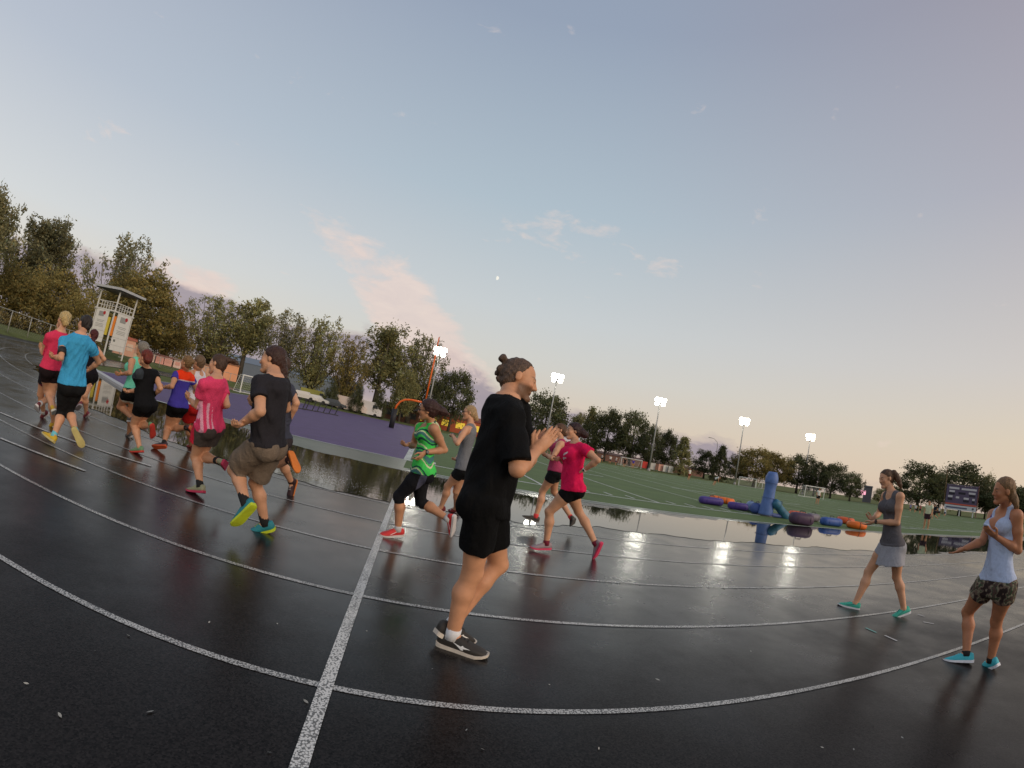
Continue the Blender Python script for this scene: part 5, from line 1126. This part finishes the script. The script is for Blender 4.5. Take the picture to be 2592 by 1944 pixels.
def shed(p,D,L,W,Hh,rz,col,label,roof=None,name='building',wins=0,wcol=(.05,.05,.055),z=None,emit=0,group=None):
    g=dirpt(p,D); z=(terrain(*g)-.05) if z is None else z; root=empty(name,(*g,z),rz,label=label,cat='building',group=group)
    MB().box((0,0,Hh/2),(L,W,Hh)).build('wall',cmat(col,.8,var=.08,vscale=1),root)
    rc=roof or tuple(.5*c for c in col); MB().add([(-L/2-.2,-W/2-.2,Hh),(L/2+.2,-W/2-.2,Hh),(L/2+.2,W/2+.2,Hh),(-L/2-.2,W/2+.2,Hh),(-L/2-.2,0,Hh+W*.16),(L/2+.2,0,Hh+W*.16)],[(0,1,5,4),(2,3,4,5),(0,4,3),(1,2,5),(3,2,1,0)]).build('roof',cmat(rc,.7),root)
    for k in range(wins):
        x=(k+.5)/wins*L-L/2; f=MB().box((x,-W/2-.02,Hh*.55),(L/wins*.62,.06,Hh*.42)).build('window',cmat(wcol,.3) if not emit else mat('lit_window',wcol,.5,emit=emit),root)
    return root
PK=S(226,150,126)
shed((312,884),84,3.4,3.,2.6,.9,S(208,160,136),'salmon pink shed right beside the lookout tower',roof=S(200,120,100),wins=2,wcol=S(206,180,160)); shed((332,890),86,3.2,3.,2.3,.9,S(206,186,160),'cream shed behind the fence, next to the salmon shed',wins=1,wcol=S(190,150,130))
for i,(x,D,c,l) in enumerate(((386,92,S(230,196,184),'pale pink hut with flat front behind the fence, leftmost of the row'),(408,93,S(226,120,112),'coral pink hut with pointed roof behind the fence'),(428,94,S(222,130,118),'coral hut third in the row behind the fence'),(450,95,S(226,190,180),'pale hut fourth in the row behind the fence'),(470,96,S(220,124,110),'coral red hut at the right end of the row'))):
    shed((x,880+i*10),D,1.5,1.6,1.5,.9,tuple(.5*a+.5*b for a,b in zip(c,S(214,190,176))),l,wins=1,wcol=S(206,150,136),group='pink huts behind the fence')
shed((519,940),98,2.0,2,1.9,.9,S(206,160,132),'orange lit shed behind the grey haired runners'); shed((575,962),100,3,3,3.2,.9,S(228,160,120),'small orange lit building below the vase shaped trees')
shed((1018,1043),112,9,6,3.2,.1,S(110,76,62),'brown brick building behind the orange goalpost',wins=3); shed((1150,1062),118,22,8,3.6,.1,S(180,92,62),'orange shop building with lit yellow windows behind the green tank',wins=6,wcol=S(230,196,70),emit=.45)
shed((740,960),230,70,20,9,.2,S(108,116,126),'large grey blue roof seen low between the trees',roof=S(110,120,132)); shed((1640,1165),140,40,4,2.0,.15,S(126,92,80),'long low brick wall under the dark trees',wins=0)
shed((2194,1262),165,2.4,2.4,5.0,-.6,S(86,88,94),'grey block with a small lit pink sign in the far gap',wins=0); MBs=MB().box((0,0,0),(1.7,.3,1.3)).build('lit_sign',mat('lit_sign',S(250,170,190),.5,emit=1.0),None); g=dirpt((2184,1252),160); MBs.location=(*g,2.9); MBs.rotation_euler=(0,0,-.7); tag(MBs,'small lit pink and white sign on the far grey block','sign')
# banners along the far side
for i,(x,y,c,l) in enumerate(((1652,1184,S(190,186,180),'pale grey banner right of the middle mast'),(1672,1188,S(216,160,140),'salmon and white banner right of the middle mast'),(1684,1190,S(210,208,200),'white banner between the salmon one and the conical tree'),(1697,1193,S(206,204,196),'white banner nearest the conical tree'),(1632,1178,S(190,60,50),'red banner beside the far goal'))):
    g=dirpt((x,y),104); root=empty('banner',(*g,0),.2,label=l,cat='banner',group='small banners along the far side'); MB().box((0,0,.95),(1.25,.05,1.5)).build('cloth',cmat(c,.8),root); 
    for q in(-.62,.62): MB().tube([(q,0,0),(q,0,1.7)],.03,5).build('stake',M_POLE,root)
def street_lamp(p,D,h,label,flip=1,rz=0.):
    g=dirpt(p,D); root=empty('street_lamp',(*g,0),rz,label=label,cat='street lamp',group='street lamps beyond the trees')
    MB().tube([(0,0,0),(0,0,h*.82),(-.25*flip,0,h*.92),(-1.2*flip,0,h*.985),(-2.2*flip,0,h)],[.12,.09,.07,.06,.05],8).build('pole',M_POLE,root,True); MB().box((-2.6*flip,0,h-.02),(.95,.32,.16)).build('lamp_head',M_POLE,root)
street_lamp((1808,1180),128,hgt((1808,1110),128),'street lamp with curved arm beyond the trees, left of the fourth mast'); street_lamp((2240,1260),190,hgt((2215,1228),190),'distant street lamp with long arm left of the big right trees',1,.2)
g=dirpt((2185,1262),210); hpw=hgt((2185,1213),210); root=empty('utility_pole',(*g,0),.4,label='distant wooden utility pole with crossarm above the grey block',cat='utility pole'); MB().tube([(0,0,0),(0,0,hpw)],[.2,.14],8).build('pole',cmat(S(110,96,86),.9),root); MB().box((0,0,hpw-1.2),(3.2,.15,.18)).build('crossarm',cmat(S(110,96,86),.9),root)
# ---- moon ---------------------------------------------------------------------------------------------------
d=cam_ray((1258,703)); d=d/np.linalg.norm(d); mp_=d*2400
def moon():
    R=2400*5.2/F_PX; v=[];f=[]; n=24
    for i in range(13):
        for k in range(n): t=math.pi*i/12; a=2*math.pi*k/n; v.append((R*math.sin(t)*math.cos(a),R*math.sin(t)*math.sin(a),R*math.cos(t)))
    for i in range(12):
        for k in range(n): f.append((i*n+k,(i+1)*n+k,(i+1)*n+(k+1)%n,i*n+(k+1)%n))
    m=bpy.data.materials.new('moon'); m.use_nodes=True; nt=m.node_tree; b=nt.nodes['Principled BSDF']; b.inputs['Base Color'].default_value=(0,0,0,1); b.inputs['Specular IOR Level'].default_value=0
    ge=nn(nt,'ShaderNodeNewGeometry'); dp=nn(nt,'ShaderNodeVectorMath'); dp.operation='DOT_PRODUCT'; nt.links.new(ge.outputs['Normal'],dp.inputs[0])
    sl=unit(np.array([.92,-.28,-.12])); dp.inputs[1].default_value=tuple(sl); k=mth(nt,'DIVIDE',mth(nt,'ADD',dp.outputs['Value'],.12),.3,clamp=True)
    nt.links.new(mixc(nt,k,S(192,202,205),S(246,243,232)),b.inputs['Emission Color']); b.inputs['Emission Strength'].default_value=1
    o=mesh_obj('moon',v,f,m,smooth=True); o.location=mp_; return tag(o,'small gibbous moon in the blue sky above the clouds','moon')
moon()
# ---- splash behind the charcoal tee ---------------------------------------------------------------------------
def splash():
    r=np.random.default_rng(4); c=gpt((800,1215)); v=[];f=[]
    ico=np.array([(0,0,1),(.94,0,-.33),(-.47,.82,-.33),(-.47,-.82,-.33)]); tf=[(0,1,2),(0,2,3),(0,3,1),(1,3,2)]
    for i in range(1500):
        a=r.uniform(0,2*math.pi); q=abs(r.normal(0,.42)); x=c[0]+q*math.cos(a)*1.3; y=c[1]+.5*q*math.sin(a); z=abs(r.normal(0,.12))*max(.15,1-q*.9)+.01; s=r.uniform(.0015,.0062)
        b=len(v); v+=[tuple(np.array([x,y,z+.02])+ico_*s*np.array([1,1,1.4])) for ico_ in ico]; f+=[tuple(k+b for k in t) for t in tf]
    m=mat('water_drops',(.7,.72,.74),.08,.8,0); return tag(mesh_obj('splash',v,f,m,smooth=True),kind='stuff')
splash()
# ---- trees -----------------------------------------------------------------------------------------------------
def leafmat(name,c):
    m=bpy.data.materials.new(name); m.use_nodes=True; nt=m.node_tree; b=nt.nodes['Principled BSDF']; b.inputs['Roughness'].default_value=.75; b.inputs['Specular IOR Level'].default_value=.25
    a=nn(nt,'ShaderNodeAttribute'); a.attribute_name='Col'; oi=nn(nt,'ShaderNodeObjectInfo')
    k=mth(nt,'ADD',mth(nt,'MULTIPLY',oi.outputs['Random'],.5),.75); cc=nn(nt,'ShaderNodeCombineXYZ')
    for i in range(3): nt.links.new(k,cc.inputs[i])
    c0=mixc(nt,1.,(*c,),a.outputs['Color'],'MULTIPLY'); c1=mixc(nt,1.,c0,cc.outputs[0],'MULTIPLY'); nt.links.new(c1,b.inputs['Base Color'])
    tl=nn(nt,'ShaderNodeBsdfTranslucent'); nt.links.new(c1,tl.inputs[0]); mx=nn(nt,'ShaderNodeMixShader'); mx.inputs[0].default_value=.42; nt.links.new(b.outputs[0],mx.inputs[1]); nt.links.new(tl.outputs[0],mx.inputs[2]); nt.links.new(mx.outputs[0],nt.nodes['Material Output'].inputs[0])
    return m
M_LEAF={'olive':leafmat('olive_leaves',(.270,.218,.076)),'dark':leafmat('dark_leaves',(.115,.122,.056)),'green':leafmat('green_leaves',(.262,.248,.108)),'grey':leafmat('ash_leaves',(.262,.244,.128))}
M_BARK=mat('bark',(.10,.085,.068),.9,.2,.3,3,bump=.5,bscale=12)
def leaves(cl,rad,n,size,r,squash=.85,upright=0.):
    """leaf-sized faces gathered into clumps"""
    k=len(cl); P=np.repeat(cl,n,0)+r.normal(size=(k*n,3))*np.repeat(rad,n)[:,None]*np.array([.55,.55,.55*squash])
    N=k*n; a=r.normal(size=(N,3)); a[:,2]=a[:,2]*(1-upright)+upright*2; a/=np.linalg.norm(a,axis=1)[:,None]; b=np.cross(a,r.normal(size=(N,3))); b/=np.linalg.norm(b,axis=1)[:,None]
    s=size*r.uniform(.6,1.4,N)[:,None]; L=s*(1.0+.9*upright); v=np.stack([P-a*L,P+b*s*.55,P+a*L,P-b*s*.55],1).reshape(-1,3)
    tone=np.repeat(r.uniform(.62,1.45,k),n)*r.uniform(.75,1.25,N); hue=r.normal(0,.08,N); c=np.stack([tone*(1+hue),tone,tone*(1-hue)],1)
    return v,np.arange(4*N).reshape(-1,4),np.repeat(c,4,0)
def tree_proto(kind,seed):
    """a tree of unit height: limbs and crown (built at 10 m, scaled on placing)"""
    r=np.random.default_rng(seed); H=10.; tr=MB(); cl=[]; rad=[]
    if kind=='round':
        th=H*r.uniform(.13,.2); W=H*r.uniform(.36,.43); tr.tube([(0,0,0),(.05,0,th),(.1,.05,H*.55),(.0,.1,H*.85)],[.32,.24,.14,.04],8)
        for i in range(170):
            q=r.normal(size=3); q/=np.linalg.norm(q); rr=r.uniform(.45,1.)**.5*(1+.18*math.sin(3*math.atan2(q[1],q[0])+seed)+.12*math.sin(5*q[2]*2+seed)); z=H*.56+q[2]*rr*H*.42
            if z<th*.75: continue
            cl.append((q[0]*rr*W*(1.02-.25*max(0,q[2])),q[1]*rr*W*(1.02-.25*max(0,q[2])),z)); rad.append(r.uniform(.5,1.05))
        for i in range(7):
            a=r.uniform(0,6.28); h0=th+r.uniform(0,2.); e=np.array([math.cos(a)*W*.75,math.sin(a)*W*.75,h0+r.uniform(1.5,3.5)]); tr.tube([(0.05,0,h0),(e[0]*.45,e[1]*.45,h0+.4*(e[2]-h0)),tuple(e)],[.13,.08,.03],6)
        n,size,sq,up=62,.165,.85,0.
    elif kind=='vase':
        th=H*.10; tr.tube([(0,0,0),(.03,.02,th*1.2)],[.34,.27],8)
        for i in range(26):
            a=2*math.pi*i/13+r.uniform(-.25,.25); inner=i%2==0; sp_=H*(r.uniform(.05,.20) if inner else r.uniform(.26,.42)); top=H*(r.uniform(.84,1.0) if inner else r.uniform(.58,.88))
            b0=th*r.uniform(.8,1.6)
            pts=[np.array([0,0,b0]),np.array([math.cos(a)*sp_*.42,math.sin(a)*sp_*.42,b0+.30*(top-b0)]),np.array([math.cos(a)*sp_*.8,math.sin(a)*sp_*.8,b0+.66*(top-b0)]),np.array([math.cos(a)*sp_,math.sin(a)*sp_,top])]
            tr.tube(pts,[.10,.065,.035,.012],6)
            for t in np.linspace(.16,1,17):
                k=min(int(t*3),2); p=pts[k]+(pts[k+1]-pts[k])*(t*3-k)
                if r.uniform()<.8: cl.append(tuple(p+r.normal(size=3)*np.array([.42,.42,.3])*(1.25-.7*t))); rad.append(r.uniform(.3,.66)*(1.2-.55*t))
        n,size,sq,up=23,.108,1.3,.5
    elif kind=='airy':
        th=H*.2; tr.tube([(0,0,0),(.05,0,H*.4),(.1,.05,H*.75),(.05,.1,H*.97)],[.27,.19,.09,.02],8)
        for i in range(26):
            h0=H*r.uniform(.2,.85); a=r.uniform(0,6.28); L=H*(.26-.20*(h0/H)**1.6)*r.uniform(.7,1.15); e=np.array([math.cos(a)*L,math.sin(a)*L,h0+L*1.25])
            e[2]=min(e[2],H); tr.tube([(.06,.02,h0),tuple(np.array([e[0]*.5,e[1]*.5,h0+.42*(e[2]-h0)])),tuple(e)],[.07,.045,.012],5)
            for t in np.linspace(.25,1,9): cl.append(tuple(np.array([0,0,h0])*(1-t)+e*t+r.normal(size=3)*.22)); rad.append(r.uniform(.25,.6))
        n,size,sq,up=36,.112,1.2,.35
    elif kind=='cone':
        tr.tube([(0,0,0),(0,0,H*.9)],[.25,.04],8)
        for i in range(150):
            z=H*r.uniform(.05,.98); w=H*.20*(1-(z/H)**1.7)*r.uniform(.4,1)**.5+.05; a=r.uniform(0,6.28); cl.append((w*math.cos(a),w*math.sin(a),z)); rad.append(r.uniform(.3,.7))
        n,size,sq,up=34,.16,1.3,.3
    elif kind=='bush':
        tr.tube([(0,0,0),(0,0,H*.5)],[.25,.1],6)
        for i in range(190):
            q=r.normal(size=3); q/=np.linalg.norm(q); q[2]=abs(q[2])*1.0; rr=r.uniform(.4,1)**.5*(1+.2*math.sin(3*math.atan2(q[1],q[0])+seed)+.15*math.sin(7*q[2]+seed)); cl.append((q[0]*rr*H*.48,q[1]*rr*H*.48,max(.3,q[2]*rr*H*.9))); rad.append(r.uniform(.6,1.2))
        n,size,sq,up=66,.17,.8,0.
    v,f,c=leaves(np.array(cl),np.array(rad),n,size,r,sq,up)
    return tr,v,f,c
_tp={}
def tree(kind,pick,p_top,p_base,D,wpx,leaf,label,group,name='tree',sink=0.):
    """p_top: photograph point of the top, D distance, wpx width in photograph pixels"""
    key=(kind,pick,leaf)
    g=dirpt(p_base,D); z=float(terrain(*g))-.06-sink; top=hgt(p_top,D); h=top-z; r=rng.uniform(0,6.28)
    root=empty(name,(*g,z),r,label=label,cat='tree' if name!='bush' else 'bush',group=group)
    if key not in _tp:
        tr,v,f,c=tree_proto(kind,pick*13+len(kind)); a=tr.build('trunk',M_BARK,root,True); b=mesh_obj('crown',v,f,M_LEAF[leaf],root,False,c); w=np.quantile(np.hypot(v[:,0],v[:,1]),.97)*2; _tp[key]=(a,b,w,np.quantile(v[:,2],.996))
    else:
        a0,b0,w,_=_tp[key]
        for o in(a0,b0): link(o.copy(),root)
    w=_tp[key][2]; W=wpx/F_PX*D/w; root.scale=(W,W,h/_tp[key][3])
    return root
GL='trees beyond the grass on the left'; GM='loose vase shaped trees beyond the purple surface'; GRr='dark trees along the far side of the field'
tree('airy',1,(-30,462),(-75,800),66,95,'grey','tall loose tree cut by the left edge of the picture',GL,sink=0)
tree('airy',2,(66,528),(30,830),92,120,'grey','tall airy tree with twin spires, second from the left edge',GL)
tree('airy',3,(122,540),(80,840),95,105,'grey','tall airy tree with twin spires, right of the second tree',GL)
tree('bush',1,(20,660),(-10,820),72,190,'olive','broad dark olive bush at the left edge behind the fence',GL,'bush')
tree('bush',2,(110,668),(80,838),74,190,'olive','broad olive bush behind the blonde runner',GL,'bush')
tree('round',1,(172,690),(130,855),76,120,'olive','rounded olive tree between the bush and the lookout tower',GL)
tree('bush',1,(215,735),(190,870),70,130,'olive','lower olive bush just left of the lookout tower',GL,'bush')
tree('vase',1,(312,588),(262,890),104,185,'grey','tall spreading tree with open crown right above the lookout tower',GL)
tree('round',2,(375,686),(335,905),88,185,'olive','big dense olive tree right of the lookout tower',GL)
tree('round',3,(322,700),(290,895),96,150,'olive','dense olive tree behind the lookout tower roof',GL)
tree('round',1,(430,775),(400,925),98,110,'olive','middle sized olive tree right of the big dense one',GL)
tree('bush',2,(462,800),(440,938),100,90,'olive','dark bush between the dense tree and the first vase tree',GL,'bush')
tree('vase',2,(552,752),(520,958),102,183,'green','dense vase shaped tree above the purple tee',GM)
tree('airy',4,(632,752),(598,985),100,112,'green','narrow upright tree above the pink tee with grey shorts',GM)
tree('vase',3,(724,785),(690,1008),98,146,'grey','loose vase tree directly above the charcoal tee',GM)
tree('vase',1,(812,802),(775,1022),98,152,'green','loose vase tree right of the charcoal tee',GM)
tree('vase',4,(888,850),(862,1035),96,136,'olive','low wide vase tree with yellow tint between two taller ones',GM)
tree('airy',5,(976,818),(942,1048),98,131,'green','tallest loose tree left of the orange goalpost',GM)
tree('vase',2,(1066,852),(1032,1060),104,143,'green','loose tree right behind the orange goalpost',GM)
tree('round',2,(1030,935),(1010,1060),96,78,'green','rounded tree in front of the goalpost tree',GM)
tree('round',4,(1098,960),(1085,1075),100,60,'dark','small dark tree just right of the goalpost',GM)
tree('round',5,(1152,935),(1135,1085),106,112,'dark','dark round maple between the goalpost and the clapping person',GRr)
for x,y,D in((708,985,84),(838,1000,86),(903,1008,87),(960,1020,88)): tree('bush',3,(x,y-38),(x-4,y+25),D,42,'dark',{708:'small dark shrub left of the parked cars',838:'small dark shrub right of the silver car',903:'small dark shrub between the two vans',960:'small dark shrub left of the goalpost stem'}[x],GM,'bush')
tree('round',5,(1388,996),(1370,1135),112,128,'dark','dark round tree right of the clapping head',GRr)
tree('airy',6,(1462,1045),(1450,1145),130,48,'grey','thin pale tree between two dark maples',GRr)
tree('cone',1,(1492,1030),(1480,1155),118,60,'green','olive conical tree above the hot pink tee',GRr)
tree('round',6,(1545,1036),(1528,1165),112,100,'dark','dark maple left of the middle floodlight mast',GRr)
tree('round',4,(1612,1042),(1592,1175),112,100,'dark','dark maple directly behind the middle floodlight mast',GRr)
tree('round',2,(1655,1078),(1640,1180),110,70,'dark','dark maple right of the middle floodlight mast',GRr)
tree('round',6,(1692,1090),(1680,1185),112,62,'dark','lower dark maple beside the conical tree',GRr)
tree('cone',2,(1730,1106),(1718,1205),106,62,'green','tall conical tree standing free right of the maples',GRr)
tree('round',4,(1790,1140),(1780,1210),118,72,'dark','low dark tree under the curved street lamp',GRr)
tree('cone',1,(1826,1128),(1816,1220),114,50,'dark','conical dark tree right of the curved street lamp',GRr)
tree('round',3,(1868,1152),(1860,1225),122,60,'dark','low dark tree left of the fourth mast',GRr)
tree('round',5,(1915,1134),(1905,1235),118,110,'olive','broad olive green tree behind the fourth mast',GRr)
tree('round',6,(1968,1148),(1958,1242),120,84,'olive','olive tree behind the head of the blue dummy',GRr)
tree('round',4,(2024,1150),(2014,1250),124,92,'dark','dark tree behind the rightmost mast',GRr)
tree('round',1,(2068,1166),(2058,1256),124,70,'dark','dark tree above the wide goal',GRr)
tree('round',5,(2108,1172),(2100,1262),124,80,'dark','dark tree right of the wide goal',GRr)
tree('round',2,(2156,1196),(2150,1266),122,62,'dark','last dark tree before the gap with the lit sign',GRr)
tree('round',3,(2232,1236),(2228,1275),150,44,'green','small pale green tree in the gap',GRr)
tree('round',6,(2262,1230),(2256,1285),140,54,'dark','dark tree behind the ponytail of the grey tank',GRr)
tree('round',4,(2328,1172),(2318,1300),128,120,'dark','big dark tree left of the scoreboard',GRr)
tree('round',5,(2380,1195),(2372,1305),132,80,'dark','dark tree behind the left side of the scoreboard',GRr)
tree('round',2,(2436,1172),(2426,1312),138,124,'dark','big dark tree behind the scoreboard',GRr)
tree('round',1,(2498,1202),(2490,1322),142,60,'green','small loose tree right of the scoreboard',GRr)
tree('round',6,(2552,1222),(2540,1330),136,130,'dark','dark tree behind the white tank at the right edge',GRr)
tree('round',4,(2640,1232),(2620,1345),136,130,'dark','dark tree cut by the right edge of the picture',GRr)
for p in PROTO.values():
    pass
